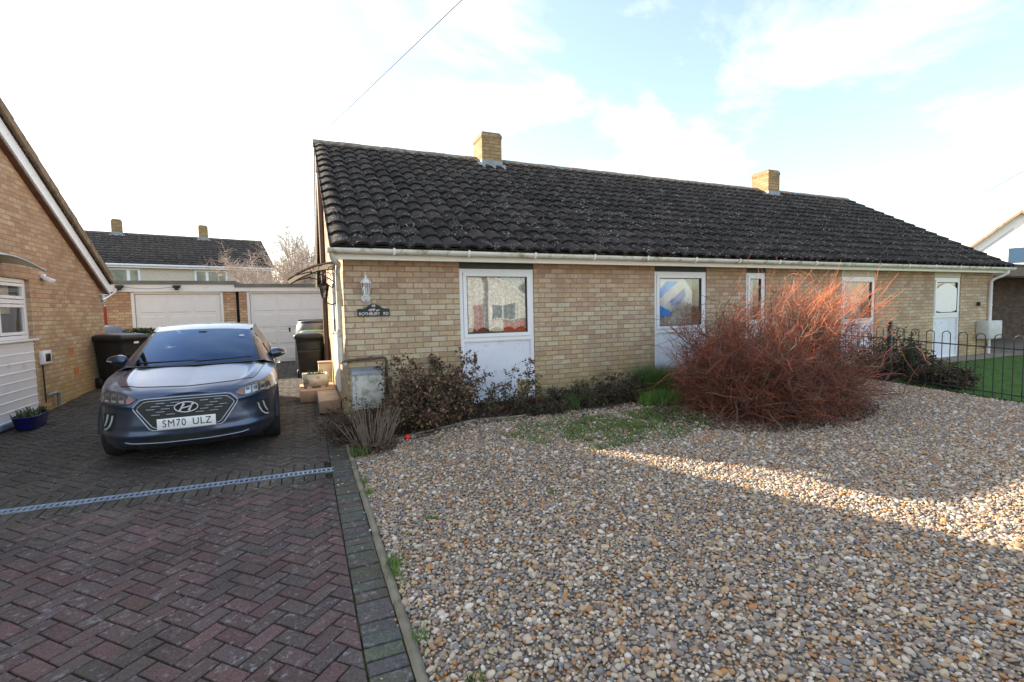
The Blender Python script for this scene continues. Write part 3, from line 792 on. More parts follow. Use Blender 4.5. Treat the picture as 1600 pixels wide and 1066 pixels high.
curtain(g1[0] - .03, g1[1] + .03, .105, g1[2] + .03, g1[3] + .02, M['lace'], w1, 10, .034, .06)
mb = MB(); mb.box(2.47, 2.67, .026, .044, .36, .58); B(mb, 'repair_patch', plain('bare tan board', (.42, .30, .15), .8, var=.1), w1)
mb = MB()
rows = [[(2.1 + .5 * i / 20, .062 + .006 * math.sin(i * 1.9), 1.42 + .20 * k / 6 + .05 * (1 if (i // 4) % 2 else 0) * (k == 6)) for i in range(21)] for k in range(7)]
w2, g2 = unit(5.05, 6.22, 'window'); w2['label'] = 'window with blue and white reflection of sky and bargeboards painted behind the glass'
a, b, c, d = g2
def reflect_shape(poly, mat, nm, yy):  # flat shapes painting the sky and bargeboards reflected in this pane
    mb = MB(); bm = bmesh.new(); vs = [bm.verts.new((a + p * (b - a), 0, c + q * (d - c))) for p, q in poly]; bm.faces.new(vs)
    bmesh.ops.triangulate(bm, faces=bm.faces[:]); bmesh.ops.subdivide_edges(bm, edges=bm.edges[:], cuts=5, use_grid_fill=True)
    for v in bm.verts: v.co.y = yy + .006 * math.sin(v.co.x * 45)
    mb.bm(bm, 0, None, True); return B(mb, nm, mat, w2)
curtain(a - .05, b + .05, .30, c, d, M['curtain'], w2, 10, .02)
reflect_shape([(0, .35), (0, 1), (.62, 1), (.82, .74), (.82, .45), (.52, .5), (.35, .35), (.28, .2), (0, .35)][:-1], M['reflect_white'], 'white_reflection', .062)
reflect_shape([(.20, .93), (.48, .93), (.03, .56), (.0, .6), (.0, .72)], M['reflect_blue'], 'blue_band', .052)
reflect_shape([(.63, .80), (.66, .62), (.42, .38), (.27, .50)], M['reflect_slate'], 'slate_blue_band', .051)
reflect_shape([(.0, .46), (.0, .18), (.30, .20), (.33, .28)], M['reflect_blue'], 'blue_band', .050)
w3, g3 = unit(7.205, 7.72, 'window', ztr=1.3); w3['label'] = 'narrow window behind the red bush'
curtain(g3[0], g3[1], .2, g3[2], g3[3], M['curtain'], w3, 4, .02)
w4, g4 = unit(9.98, 11.12, 'window', zt=2.21, head='cream'); w4['label'] = 'window with beige blind and cream head panel'
curtain(g4[0], g4[1], .2, g4[2] + .5, g4[3], M['curtain_beige'], w4, 14, .012, name='blind')
curtain(g4[0], g4[1], .24, g4[2], g4[2] + .48, M['curtain'], w4, 8, .02)
w5, g5 = unit(13.385, 14.515, 'window', zb=.25, zt=2.21, ztr=1.29, head='cream'); w5['label'] = 'window with white arched panel at the right end'
a, b, c, d = g5
mb = MB(); poly = [(a + .02, c + .06), (a + (b - a) * .25, c + .02), (b - (b - a) * .25, c + .02), (b - .02, c + .06)] + [(a + (b - a) * (.98 - .96 * i / 12), d - .16 + .13 * math.sin(math.pi * i / 12)) for i in range(13)]
mb.prism(poly, .10, .115, lambda p, q, t: (p, t - .084, q)); B(mb, 'arched_panel', M['white_paint'], w5)  # flat white arched panel just in front of the pane
mb = MB(); mb.box(a, b, .075, .08, c, d); B(mb, 'orange_curtain', plain('orange curtain', (.5, .30, .12), .8), w5)
mb = MB(); mb.box(13.34, 14.56, -.06, .02, .19, .245); B(mb, 'sill', M['concrete'], w5)

# downpipes
mb = MB(); mb.tube([(15.9, -.33, 2.40), (15.9, -.33, 2.33), (15.86, -.27, 2.27), (15.8, -.12, 2.19), (15.8, -.055, 2.12), (15.8, -.055, 1.1)], .036, 12)
mb.tube([(15.8, -.055, .66), (15.8, -.055, .22)], .036, 12); mb.tube([(15.8, -.055, 1.5), (15.8, -.055, 1.53)], .042, 12)
B(mb, 'downpipe', M['upvc'])
mb = MB(); mb.tube([(-.15, -.30, 2.40), (-.14, -.28, 2.34), (-.06, -.10, 2.28), (-.06, .09, 2.2), (-.06, .09, 1.06), (-.06, .06, 1.02), (-.03, -.05, .99)], .033, 12)
B(mb, 'downpipe', M['stone_white'])
mb = MB(); mb.tube([(-.07, 4.3, .2), (-.07, 4.3, 5.1)], .055, 12); B(mb, 'soil_pipe', M['soil_pipe'])
# overflow pipe across the brickwork above the gas box
mb = MB(); mb.tube([(-.06, -.045, 1.02), (.05, -.045, 1.035), (.45, -.045, 1.05), (.49, -.045, 1.04), (.50, -.045, 1.0), (.50, -.045, .5)], .018, 10)
mb.tube([(.30, -.045, 1.02), (.30, -.045, 1.07)], .023, 10); mb.tube([(.02, -.045, 1.03), (.04, -.045, 1.033)], .024, 10)
B(mb, 'waste_pipe', M['soil_pipe'])
# side door in the sunlit end wall
mb = MB(); mb.box(-.03, .0, 1.35, 2.25, .42, 2.30); dframe = B(mb, 'side_door', M['upvc'])
mb = MB(); mb.add([(-.032, 1.5, 1.35), (-.032, 2.1, 1.35), (-.032, 2.1, 2.15), (-.032, 1.5, 2.15)], [(0, 3, 2, 1)]); B(mb, 'pane', M['glass'], dframe)
mb = MB(); mb.cbox(-.09, -.03, 1.42, 1.46, 1.32, 1.36, .008); B(mb, 'handle', M['chrome'], dframe)
mb = MB(); mb.cbox(-.62, -.02, 2.45, 3.35, .10, .31, .01); mb.cbox(-.34, -.02, 1.3, 2.4, .1, .30, .01); B(mb, 'doorstep', M['wall_step'])
# electricity cupboard at the right corner
bx = thing('meter_cabinet', 'large pale grey meter cabinet on the brick wall below the right downpipe', 'meter box', (15.58, -.13, .66))
mb = MB(); mb.cbox(-.31, .36, -.12, .125, 0, .46, .012); mb.build('casing', plain('pale grey cabinet', (.50, .50, .47), .6), bx)
mb = MB(); mb.cbox(-.28, .33, -.132, -.121, .03, .43, .004); mb.build('cabinet_door', plain('pale grey door', (.55, .55, .52), .6), bx)
mb = MB(); mb.tube([(-.1, 0, 0), (-.1, 0, -.08), (-.06, .0, -.16), (.0, .03, -.2), (.02, .1, -.25)], .012, 8); mb.build('cable', M['black_plastic'], bx)
t = thing('wall_box', 'small dark box on the brick wall near the right downpipe', 'vent', (15.3, -.03, 1.55))
mb = MB(); mb.cbox(-.035, .035, -.03, .025, -.05, .05, .006); mb.build('casing', M['black_trim'], t); mb = MB(); mb.cbox(-.02, .02, -.038, -.031, -.03, .03, .003); mb.build('cover', M['dark_strip'], t)

# gas meter box behind the cut stems
gb = thing('gas_meter_box', 'dirty white gas meter box on the wall under the brown pipe', 'meter box', (.24, -.1, .40))
mb = MB(); mb.cbox(-.20, .20, -.115, .095, 0, .5, .008); mb.build('casing', plain('dirty white casing', (.58, .58, .55), .6, dirt=((.25, .24, .2), 8., .5)), gb)
mb = MB(); mb.cbox(-.165, .165, -.13, -.116, .03, .44, .006); mb.build('front_cover', plain('stained cover', (.52, .51, .45), .7, dirt=((.28, .26, .20), 9., .48)), gb)
mb = MB(); mb.prism([(-.14, .46), (-.12, .50), (.095, .535), (.095, .501), (-.116, .47)], -.205, .205, lambda p, q, t: (t, p, q)); mb.build('lid', M['lead'], gb)

# lantern
la = thing('wall_lantern', 'white lantern lamp on the front brick wall above the house sign', 'wall lamp', (.27, 0, 1.82))
mb = MB(); mb.lathe([(.001, 0), (.055, .004), (.06, .01), (.055, .02), (.02, .03)], 12, 0, Matrix.Translation((0, 0, .02)) @ Matrix.Rotation(R(90), 4, 'X')); mb.tube([(0, -.02, .02), (0, -.07, -.01), (0, -.10, .02), (0, -.10, .05)], .009, 8)
for k in range(10):
    a = k * .628; mb.tube([(.05 * math.cos(a), -.04, .02 + .05 * math.sin(a)), (.03 * math.cos(a + .5), -.055, .02 + .03 * math.sin(a + .5))], .006, 5)
mb.build('bracket', M['white_paint'], la)
mb = MB(); T = Matrix.Translation((0, -.10, .05))
mb.lathe([(.03, 0), (.034, .01), (.03, .014)], 6, 0, T, False); mb.lathe([(.075, .17), (.07, .18), (.045, .215), (.02, .235), (.012, .25), (.018, .262), (.004, .275), (.003, .32)], 6, 0, T, False)
for k in range(6):
    a = k * math.pi / 3; mb.tube([T @ Vector((.03 * math.cos(a), .03 * math.sin(a), .01)), T @ Vector((.062 * math.cos(a), .062 * math.sin(a), .175))], .0045, 4)
mb.build('cage', M['white_paint'], la)
mb = MB(); mb.lathe([(.026, .012), (.058, .172)], 6, 0, T, False); mb.build('glass_panes', M['glass'], la)
mb = MB(); mb.lathe([(.008, .02), (.012, .09), (.004, .11)], 8, 0, T); mb.build('bulb', M['white_paint'], la)

# house sign
sg = thing('house_sign', 'black arched house name sign with white lettering on the brick wall', 'sign', (.365, 0, 1.66))
def sgn(x):
    t = abs(x) / .205
    return .045 + .068 * (0 if t > .72 else .5 + .5 * math.cos(t / .72 * math.pi))
pts = [(-.207, -.052), (.207, -.052)] + [(x, sgn(x)) for x in [.207 - .414 * i / 40 for i in range(41)]]
mb = MB(); mb.prism(pts, -.005, -.022, lambda p, q, t: (p, t, q)); mb.build('board', M['black_trim'], sg)
TF = lambda x, z, y=-.0235: Matrix.Translation((x, y, z)) @ Matrix.Rotation(R(90), 4, 'X')
text_mesh('lettering', 'ROTHBURY', .056, TF(-.055, -.024), M['text_white'], sg, .001, sx=.93)
text_mesh('lettering', 'RD', .056, TF(.158, -.024), M['text_white'], sg, .001, sx=.93)
text_mesh('number', '68', .048, TF(0, .083), M['text_white'], sg, .001)
mb = MB()
for (x, z, rx, rz) in ((-.03, .032, .022, .013), (-.055, .026, .012, .012), (0.005, .034, .018, .015), (-.035, .016, .010, .008), (.0, .018, .008, .008), (.05, .022, .020, .010), (.072, .026, .008, .008), (.04, .012, .005, .006)):
    mb.prism([(x + rx * math.cos(a), z + rz * math.sin(a)) for a in [6.283 * i / 10 for i in range(10)]], -.0225, -.0245, lambda p, q, t: (p, t, q))
mb.build('pig_motif', plain('pinkish figure', (.62, .45, .42), .6), sg)

# canopy on the end wall
cn = thing('door_canopy', 'clear curved door canopy on black scrolled brackets at the bungalow end', 'canopy', (-.0, 1.45, 2.17))
cn.scale = (.72, 1, 1)
def arc(u): return (-.95 * u, .0, .22 - .26 * u ** 1.9)
mb = MB(); rows = [[(arc(u)[0], y, arc(u)[2] + .02) for u in [i / 14 for i in range(15)]] for y in (-.62, .62)]
mb.grid(rows, smooth=True); mb.grid([[(a, b, c - .006) for a, b, c in rw] for rw in rows], flip=True); mb.build('sheet', plain('cloudy canopy sheet', (.75, .76, .70), .3, var=.08), cn)
for yy in (-.58, .58):
    mb = MB(); mb.tube([(arc(i / 14)[0], yy, arc(i / 14)[2]) for i in range(15)], .011, 6)
    mb.tube([(-.02, yy, .24), (-.02, yy, -.12)], .011, 6)
    mb.tube([(-.02, yy, -.10), (-.16, yy, -.02), (-.34, yy, .05), (-.55, yy, .08), (-.8, yy, .03)], .009, 6)
    for (cx, cz, r_, t0, t1) in ((-.14, .10, .075, 0, 5.2), (-.33, .12, .055, 1, 6), (-.50, .11, .04, 0, 5.), (-.66, .075, .026, 0, 6)):
        mb.tube([(cx + r_ * (1 - .45 * k / 12) * math.cos(t0 + (t1 - t0) * k / 12), yy, cz + r_ * (1 - .45 * k / 12) * math.sin(t0 + (t1 - t0) * k / 12)) for k in range(13)], .006, 5)
    mb.build('bracket', M['black_iron'], cn)
sl = thing('side_lantern', 'black lantern lamp on the sunlit end wall beside the canopy', 'wall lamp', (0, .95, 1.88))
mb = MB(); mb.tube([(0, 0, -.05), (-.1, 0, -.1), (-.2, 0, -.06), (-.2, 0, 0)], .01, 6); mb.tube([(-.01, 0, -.1), (-.01, 0, .02)], .018, 8); mb.build('bracket', M['black_iron'], sl)
T = Matrix.Translation((-.2, 0, 0)); mb = MB(); mb.lathe([(.035, 0), (.03, .01)], 6, 0, T, False); mb.lathe([(.09, .17), (.08, .18), (.03, .23), (.008, .25), (.015, .27), (.003, .29)], 6, 0, T, False)
for k in range(6):
    a = k * math.pi / 3; mb.tube([T @ Vector((.035 * math.cos(a), .035 * math.sin(a), .0)), T @ Vector((.065 * math.cos(a), .065 * math.sin(a), .175))], .005, 4)
mb.build('cage', M['black_iron'], sl); mb = MB(); mb.lathe([(.03, .01), (.06, .17)], 6, 0, T, False); mb.build('glass_panes', M['glass'], sl)

# overhead wires
def wire(name, label, a, b, sag, r=.006):
    a, b = Vector(a), Vector(b); mb = MB(); pts = [a.lerp(b, i / 30) - Vector((0, 0, sag * 4 * (i / 30) * (1 - i / 30))) for i in range(31)]
    mb.tube(pts, r, 6)
    tag(mb.build(name, M['black_trim'], None), label, 'cable')
    return mb
o = bpy.data.objects
wire('overhead_cable', 'thin dark overhead cable rising from the left end of the long roof', (-.16, 3.87, 5.06), (7.2, -14.1, 7.9), .04, .006)
wire('overhead_cable', 'thin dark overhead cable in the sky at the right above the white gable', (13.05, -9.84, 8.31), (41., 20.5, 3.96), .05, .010)
for x, y_, h, lab in ((7.2, -14.1, 8.0, 'wooden telegraph pole across the road holding the cable to the long roof'), (13.05, -9.84, 8.42, 'wooden telegraph pole by the lawn holding the cable to the white house')):
    tp0 = thing('telegraph_pole', lab, 'pole', (x, y_, -.05)); tp0['group'] = 'telegraph poles beside the road'
    mb = MB(); mb.tube([(0, 0, 0), (0, 0, h)], [.13, .09], 12); mb.build('shaft', M['stem_brown'], tp0); mb = MB(); mb.cbox(-.05, .05, -.16, .16, h - .2, h - .1, .01); mb.build('bracket', M['galv'], tp0)

def root_builder(root):
    def BB(mb, name, mat, parent=None):
        o = mb.build(name, mat, parent or root)
        off = Vector(root.location) if (parent or root) == root else Vector(root.location)
        o.data.transform(Matrix.Translation(-Vector(root.location))); return o
    return BB
# ------------------------------------------------------------------ left neighbour
LX = -4.45; ly0, ly1 = -1.95, 6.38; lry = (ly0 + ly1) / 2; lrz = 4.86
nb = thing('bungalow', 'brown brick bungalow end with white bargeboard at the left edge', 'house', (-8, 2.2, .2))
NB = root_builder(nb)
def lz(y): return 2.34 + (lrz - .12 - 2.34) * (1 - abs(y - lry) / (ly1 - lry))
mb = MB(); X0, X1 = LX - .12, LX
f3 = lambda p, q, t: (t, p, q)
wy0, wy1, wzt = 1.75, 3.38, 2.285
mb.box(X0, X1, ly0, wy0, -.1, wzt); mb.box(X0, X1, wy1, ly1, -.1, wzt)
mb.prism([(ly0, wzt), (ly1, wzt), (ly1, lz(ly1)), (lry, lz(lry)), (ly0, lz(ly0))], X0, X1, f3)
mb.box(-13, X0, ly1 - .12, ly1, -.1, 2.32); mb.box(-13, X0, ly0, ly0 + .12, -.1, 2.32); mb.box(-13, -12.9, ly0 + .12, ly1 - .12, -.1, 2.3)
NB(mb, 'wall', M['brick_left'])
mb = MB(); tints = []
e1 = (ly1 + .10, 2.44); e0 = (ly0 - .10, 2.44)
pantile_slope(mb, LX - 3.3, LX + .16, e1, (lry, lrz), 13, .29, 9, 6, tints)
pantile_slope(mb, LX - 3.3, LX + .16, e0, (lry, lrz), 13, .29, 10, 4, tints)
n0 = len(mb.f)
mb.prism([(e0[0], e0[1] - .07), (lry, lrz - .07), (e1[0], e1[1] - .07), (e1[0], e1[1] - .01), (lry, lrz - .01), (e0[0], e0[1] - .01)], -13.2, LX + .14, f3)
tints.extend([.5] * (len(mb.f) - n0))
rf = NB(mb, 'roof', M['tile']); tint_attr(rf, tints)
# mortared verge tiles, stepped, with bargeboard beneath
mb = MB(); n = 13
for sgn_, e in ((1, e1), (-1, e0)):
    for k in range(n):
        a, b = k / n, (k + 1) / n - .0005
        ya, yb = e[0] + (lry - e[0]) * a, e[0] + (lry - e[0]) * min(b, 1); za, zb_ = e[1] + (lrz - e[1]) * a, e[1] + (lrz - e[1]) * min(b, 1)
        mb.prism([(ya, za - .045), (yb, zb_ - .045), (yb, zb_ + .098), (ya, za + .112)], LX + .10, LX + .185 + .004 * (k % 2), f3)
NB(mb, 'verge_tiles', M['verge_tile'])
mb = MB()
for e in (e1, e0): mb.prism([(e[0], e[1] - .28), (lry, lrz - .30), (lry, lrz - .048), (e[0], e[1] - .048)], LX + .085, LX + .115, f3)
mb.box(LX + .001, LX + .085, ly1 - .2, ly1 + .1, 2.14, 2.155)
NB(mb, 'bargeboard', M['upvc'])
mb = MB(); mb.prism([(e1[0], e1[1] - .31), (lry, lrz - .33), (lry, lrz - .25), (e1[0], e1[1] - .23)], LX + .0, LX + .085, f3); NB(mb, 'soffit_strip', M['wood_brown'])
# window
mb = MB(); x0, x1 = LX - .115, LX - .06; fw_ = .06
zb, zt = 1.35, 2.28
mb.box(x0, x1, wy0, wy0 + fw_, zb, zt); mb.box(x0, x1, wy1 - fw_, wy1, zb, zt); mb.box(x0, x1 - .001, wy0 + fw_, wy1 - fw_, zb, zb + fw_); mb.box(x0, x1 - .001, wy0 + fw_, wy1 - fw_, zt - fw_, zt); mb.box(x0, x1 - .001, wy0 + fw_, wy1 - fw_, 1.90, 1.96); mb.box(x0, x1 - .002, 2.5, 2.56, zb + fw_, 1.9)
nw = NB(mb, 'window', M['upvc'])
for (a, b, c, d) in ((2.575, wy1 - fw_ - .012, zb + fw_ + .012, 1.888), (wy0 + fw_ + .01, 2.49, zb + fw_ + .012, 1.888), (wy0 + fw_ + .01, wy1 - fw_ - .012, 1.972, zt - fw_ - .012)):
    mb = MB(); q = .045
    mb.box(x1 - .04, x1 + .012, a, a + q, c, d); mb.box(x1 - .04, x1 + .012, b - q, b, c, d); mb.box(x1 - .04, x1 + .011, a + q, b - q, c, c + q); mb.box(x1 - .04, x1 + .011, a + q, b - q, d - q, d)
    NB(mb, 'sash', M['upvc'], nw)
    mb = MB(); mb.add([(x1 - .02, a + q, c + q), (x1 - .02, b - q, c + q), (x1 - .02, b - q, d - q), (x1 - .02, a + q, d - q)], [(0, 1, 2, 3)]); NB(mb, 'pane', M['glass'], nw)
mb = MB(); n = 60
mb.grid([[(LX - .22 + .015 * math.sin(i * .9), 1.8 + 1.5 * i / n, z) for i in range(n + 1)] for z in (1.75, 2.25)]); NB(mb, 'net_curtain', M['curtain'], nw)
mb = MB(); mb.box(LX - 1.2, LX - 1.15, .5, 4.5, 0, 2.4); mb.box(LX - 1.15, LX - .12, .5, .55, 0, 2.4); mb.box(LX - 1.15, LX - .12, 4.45, 4.5, 0, 2.4); NB(mb, 'room_lining', plain('dim room', (.16, .17, .15), .9), nw)
mb = MB(); mb.cbox(LX - .03, LX + .045, wy0 - .04, wy1 + .05, 1.318, 1.349, .005); NB(mb, 'sill', M['upvc'], nw)
# shiplap panel beneath
mb = MB(); z = .18
while z < 1.3:
    zt_ = min(z + .135, 1.316)
    mb.prism([(LX - .05, z), (LX - .004, z), (LX - .004, z + .012), (LX - .012, z + .022), (LX - .012, zt_), (LX - .05, zt_)], wy0, wy1, lambda p, q, t: (p, t, q)); z += .135
NB(mb, 'shiplap_panel', M['siding'])
mb = MB(); mb.cbox(LX - .02, LX + .03, 2.1, wy1 + .02, .10, .19, .006); NB(mb, 'threshold', M['galv'])
for yy, zz_ in ((4.55, .98), (4.72, .60)):
    mb = MB(); mb.box(LX - .01, LX + .004, yy, yy + .215, zz_, zz_ + .14)
    for i in range(3):
        for j in range(5): mb.box(LX + .0041, LX + .008, yy + .012 + j * .042, yy + .034 + j * .042, zz_ + .01 + i * .045, zz_ + .04 + i * .045)
    NB(mb, 'air_brick', M['terracotta'])
mb = MB(); mb.tube([(LX + .03, 3.5, 1.05), (LX + .03, 3.52, .3)], .012, 8); NB(mb, 'cable', M['black_plastic'])
mb = MB(); mb.tube([(LX + .02, 3.62, .40), (LX + .06, 3.63, .42), (LX + .07, 3.82, .42), (LX + .07, 3.86, .38), (LX + .07, 3.86, .18)], .028, 10); NB(mb, 'waste_pipe', M['lead'])
mx = thing('meter_cabinet', 'small white meter cabinet with dark window on the brown brick wall', 'meter box', (LX, 3.62, 1.03))
mb = MB(); q = .03; mb.cbox(0, .06, -.14, .14, -.11, .11, .008); mb.build('casing', M['upvc'], mx)
mb = MB(); mb.cbox(.0605, .066, -.075, .085, -.07, .06, .003); mb.build('viewing_window', M['black_gloss'], mx)
cy_ = thing('door_canopy', 'shallow green tinted curved canopy above the white window at the left', 'canopy', (LX, 1.80, 2.42))
mb = MB(); rows = []
for k in range(9):
    u = k / 8; rows.append([(.0 + .5 * u, -1.1 + 1.9 * j / 16, .12 * (1 - u * u) + .13 * math.sin(math.pi * j / 16) * 1. - .06) for j in range(17)])
mb.grid(rows, flip=True); mb.grid([[(a, b, c - .008) for a, b, c in r_] for r_ in rows]); mb.build('sheet', M['poly'], cy_)
mb = MB(); mb.tube([(.5, -1.1 + 1.9 * j / 16, .13 * math.sin(math.pi * j / 16) - .062) for j in range(17)], .009, 6); mb.tube([(.5 * k / 8, .8, .12 * (1 - (k / 8) ** 2) - .062) for k in range(9)], .009, 6); mb.build('edge_rail', M['satin'], cy_)
fl = thing('floodlight', 'small white security floodlight on the wall beside the green canopy', 'security light', (LX, 3.78, 2.36))
mb = MB(); mb.cbox(0, .05, -.04, .04, -.03, .04, .006); mb.build('mount', M['upvc'], fl)
mb = MB(); mb.cbox(.05, .17, -.07, .07, -.03, .03, .01, 0, Matrix.Rotation(R(28), 4, 'Y')); mb.build('lamp_head', M['upvc'], fl)
# blue trough of plants
tp = thing('plant_trough', 'cobalt blue glazed trough of small plants below the white shiplap', 'planter', (-4.18, 2.42, zg(-4.2, 2.4) + .01), .05)
tp.scale = (.85, .85, .85)
mb = MB(); rows = []
for z, k in ((0, .78), (.03, .84), (.20, 1.), (.215, 1.06), (.225, 1.06), (.225, .95), (.19, .93)):
    rows.append([(.16 * k * math.copysign(abs(math.cos(a)) ** .55, math.cos(a)), .37 * k * math.copysign(abs(math.sin(a)) ** .45, math.sin(a)) * (1 + .0 * z), z) for a in [6.2832 * i / 36 for i in range(37)]])
mb.grid(rows, flip=True); mb.add(rows[0][:-1], [tuple(range(36))[::-1]]); mb.build('trough', M['blue_glaze'], tp)
mb = MB(); mb.add([(a * .93, b * .93, .195) for a, b, c in rows[2][:-1]], [tuple(range(36))]); mb.build('soil', M['soil'], tp)
mb = MB()
for k in range(170):
    x, y_ = rnd.uniform(-.13, .13), rnd.uniform(-.33, .33); h = rnd.uniform(.03, .14); a = rnd.uniform(0, 6.28)
    tx, ty = x + h * .6 * math.cos(a), y_ + h * .6 * math.sin(a); w_ = .012
    mb.add([(x - w_ * math.sin(a), y_ + w_ * math.cos(a), .19), (x + w_ * math.sin(a), y_ - w_ * math.cos(a), .19), (tx + w_ * math.sin(a), ty - w_ * math.cos(a), .19 + h * .8), (tx + .02 * math.cos(a), ty, .19 + h)], [(0, 1, 2, 3)])
mb.build('plants', M['leaf_green'], tp)

# ------------------------------------------------------------------ garages
GY = 9.32
def garage(name, label, x0, x1, dx0, dx1, zt, handle_z):
    g = thing(name, label, 'garage', ((x0 + x1) / 2, GY, .22)); G_ = root_builder(g)
    mb = MB(); mb.box(x0, dx0 - .07, GY, GY + .11, 0, 2.33); mb.box(dx1 + .07, x1, GY, GY + .11, 0, 2.33); mb.box(x0, x0 + .11, GY + .11, GY + 5, 0, zt - .06); mb.box(x1 - .11, x1, GY + .11, GY + 5, 0, zt - .06); mb.box(x0 + .11, x1 - .11, GY + 4.89, GY + 5, 0, zt - .06)
    G_(mb, 'wall', M['brick_garage'])
    mb = MB(); mb.box(x0 - .06, x1 + .02, GY - .06, GY - .03, 2.33, zt - .075); mb.box(x0 - .06, x0 - .03, GY - .03, GY + 5, 2.36, zt - .075); G_(mb, 'fascia', M['garage_white'])
    mb = MB(); mb.box(x0 - .09, x1 + .03, GY - .09, GY + 5.1, zt - .075, zt); mb.box(x0 - .09, x1 + .03, GY - .09, GY - .05, zt - .10, zt - .0751); G_(mb, 'roof', M['felt'])
    mb = MB(); mb.box(dx0 - .07, dx0, GY + .0, GY + .1, .1, 2.32); mb.box(dx1, dx1 + .07, GY, GY + .1, .1, 2.32); mb.box(dx0, dx1, GY + .001, GY + .1, 2.27, 2.33)
    G_(mb, 'door_frame', M['garage_white'])
    mb = MB(); zb = .24; y0 = GY + .035; W = dx1 - dx0
    mb.box(dx0 + .012, dx1 - .012, y0, y0 + .03, zb, 2.26)
    for i in range(3):
        for j in range(4):
            a = dx0 + .06 + i * (W - .12) / 3 + .04; b = dx0 + .06 + (i + 1) * (W - .12) / 3 - .04; c = zb + .05 + j * .49; d = c + .40
            mb.prism([(a, c), (b, c), (b, d), (a, d)], y0 - .001, y0 - .010, lambda p, q, t, a=a, b=b, c=c, d=d: (p + (.02 if t < y0 - .005 and p == a else -.02 if t < y0 - .005 else 0), t, q + (.02 if t < y0 - .005 and q == c else -.02 if t < y0 - .005 else 0)))
            mb.box(a - .01, b + .01, y0 - .004, y0 - .0005, d + .018, d + .03)
    dd_ = G_(mb, 'garage_door', M['garage_white'])
    hx = (dx0 + dx1) / 2; mb = MB(); mb.cbox(hx - .022, hx + .022, y0 - .014, y0, handle_z - .07, handle_z + .07, .006); mb.cbox(hx - .03, hx + .03, y0 - .05, y0 - .014, handle_z + .02, handle_z + .05, .008)
    G_(mb, 'handle', M['black_trim'], dd_)
    return g, G_
g1_, G1 = garage('garage', 'flat roofed garage with number plate beside its white door', -5.27, -2.27, -4.66, -2.66, 2.63, 1.22)
g2_, G2 = garage('garage', 'flat roofed garage with white door next to the bungalow end', -2.19, .45, -1.92, .12, 2.55, 1.18)
mb = MB(); mb.box(-2.27, -2.19, GY + .25, GY + .3, 0, 2.5); G1(mb, 'gap_board', M['black_trim'])
mb = MB(); mb.box(-2.49, -2.31, GY - .012, GY - .001, 1.36, 1.47); npz = G1(mb, 'number_plate', M['garage_white'])
tx = text_mesh('number', '70', .10, Matrix.Translation((-2.40, GY - .0135, 1.415)) @ Matrix.Rotation(R(90), 4, 'X'), M['galv'], npz, .0008); tx.data.transform(Matrix.Translation(-g1_.location))
for x, lab in ((-4.93, 'black security floodlight at the left end of the garage fascia'), (-3.66, 'black security floodlight over the middle of the garage door')):
    t = thing('floodlight', lab, 'security light', (x, GY - .06, 2.46)); mb = MB(); mb.cbox(-.05, .05, -.04, 0, -.03, .03, .006); mb.cbox(-.045, .045, -.12, -.05, -.09, -.03, .01); mb.build('body', M['black_trim'], t)
    mb = MB(); mb.cbox(-.09, .09, -.11, -.02, .0, .06, .012, 0, Matrix.Rotation(R(20), 4, 'X')); mb.build('lamp_head', M['black_plastic'], t)
o_ = MB(); o_.tube([(-4.9 + 1.2 * i / 20, GY - .065, 2.47 - .06 * math.sin(math.pi * i / 20)) for i in range(21)], .004, 4); tag(o_.build('cable', M['black_trim']), 'thin cable slung between the two floodlights on the garage fascia', 'cable')
# steel bar from corner, gate, hedge
o_ = MB(); o_.tube([(-4.42, 6.3, 2.02), (-4.98, GY - .05, 2.36)], .018, 8); tag(o_.build('clothes_prop', M['lead']), 'grey pole bridging the bungalow corner and the garage fascia', 'pole')
gt = thing('garden_gate', 'red stained boarded gate between the left bungalow and the garage', 'gate', (-5.75, 9.6, .2))
mb = MB()
for k in range(9): mb.box(-.45 + k * .11, -.45 + k * .11 + .104, 0, .02, .05, 1.76)
mb.build('boards', M['red_wood'], gt)
for z in (.35, 1.35): mb = MB(); mb.box(-.45, .53, .021, .05, z, z + .1); mb.build('rail', M['red_wood'], gt)
mb = MB(); mb.cbox(.30, .36, -.03, -.001, .8, .9, .006); mb.build('latch', M['galv'], gt)
def leafblob(mb, c, r, n, size, seed, flat=.0):
    rd = random.Random(seed)
    for _ in range(n):
        while True:
            p = Vector((rd.uniform(-1, 1), rd.uniform(-1, 1), rd.uniform(-1, 1)))
            if p.length < 1: break
        p = Vector((c[0] + p.x * r[0], c[1] + p.y * r[1], c[2] + p.z * r[2]))
        if mn.noise(p * 3.) < -.15: continue
        leaf(mb, p, size * rd.uniform(.6, 1.3), rd)
def leaf(mb, p, s, rd, mi=0):
    a = Vector((rd.gauss(0, 1), rd.gauss(0, 1), rd.gauss(0, .7))); a.normalize(); b = a.cross(Vector((rd.gauss(0, 1), rd.gauss(0, 1), rd.gauss(0, 1)))); b.normalize()
    n_ = a.cross(b) * s * .15
    mb.add([p - a * s * .5, p + b * s * .28 + n_, p + a * s * .5, p - b * s * .28 + n_], [(0, 1, 2, 3)], mi)
mb = MB(); leafblob(mb, (-6.4, 12.2, 1.2), (1.6, .5, 1.1), 3000, .09, 3); hd = thing('hedge', 'dark evergreen hedge seen over the red gate', 'hedge', (-6.4, 12.2, .2)); ho = mb.build('foliage', M['leaf_dark'], hd); ho.data.transform(Matrix.Translation(-hd.location))
mb = MB(); [mb.tube([(x, 0, 0), (x + .1, 0, 1.4)], .03, 5) for x in (-1.5, -.8, 0, .8, 1.5)]; mb.build('stems', M['stem_brown'], hd)

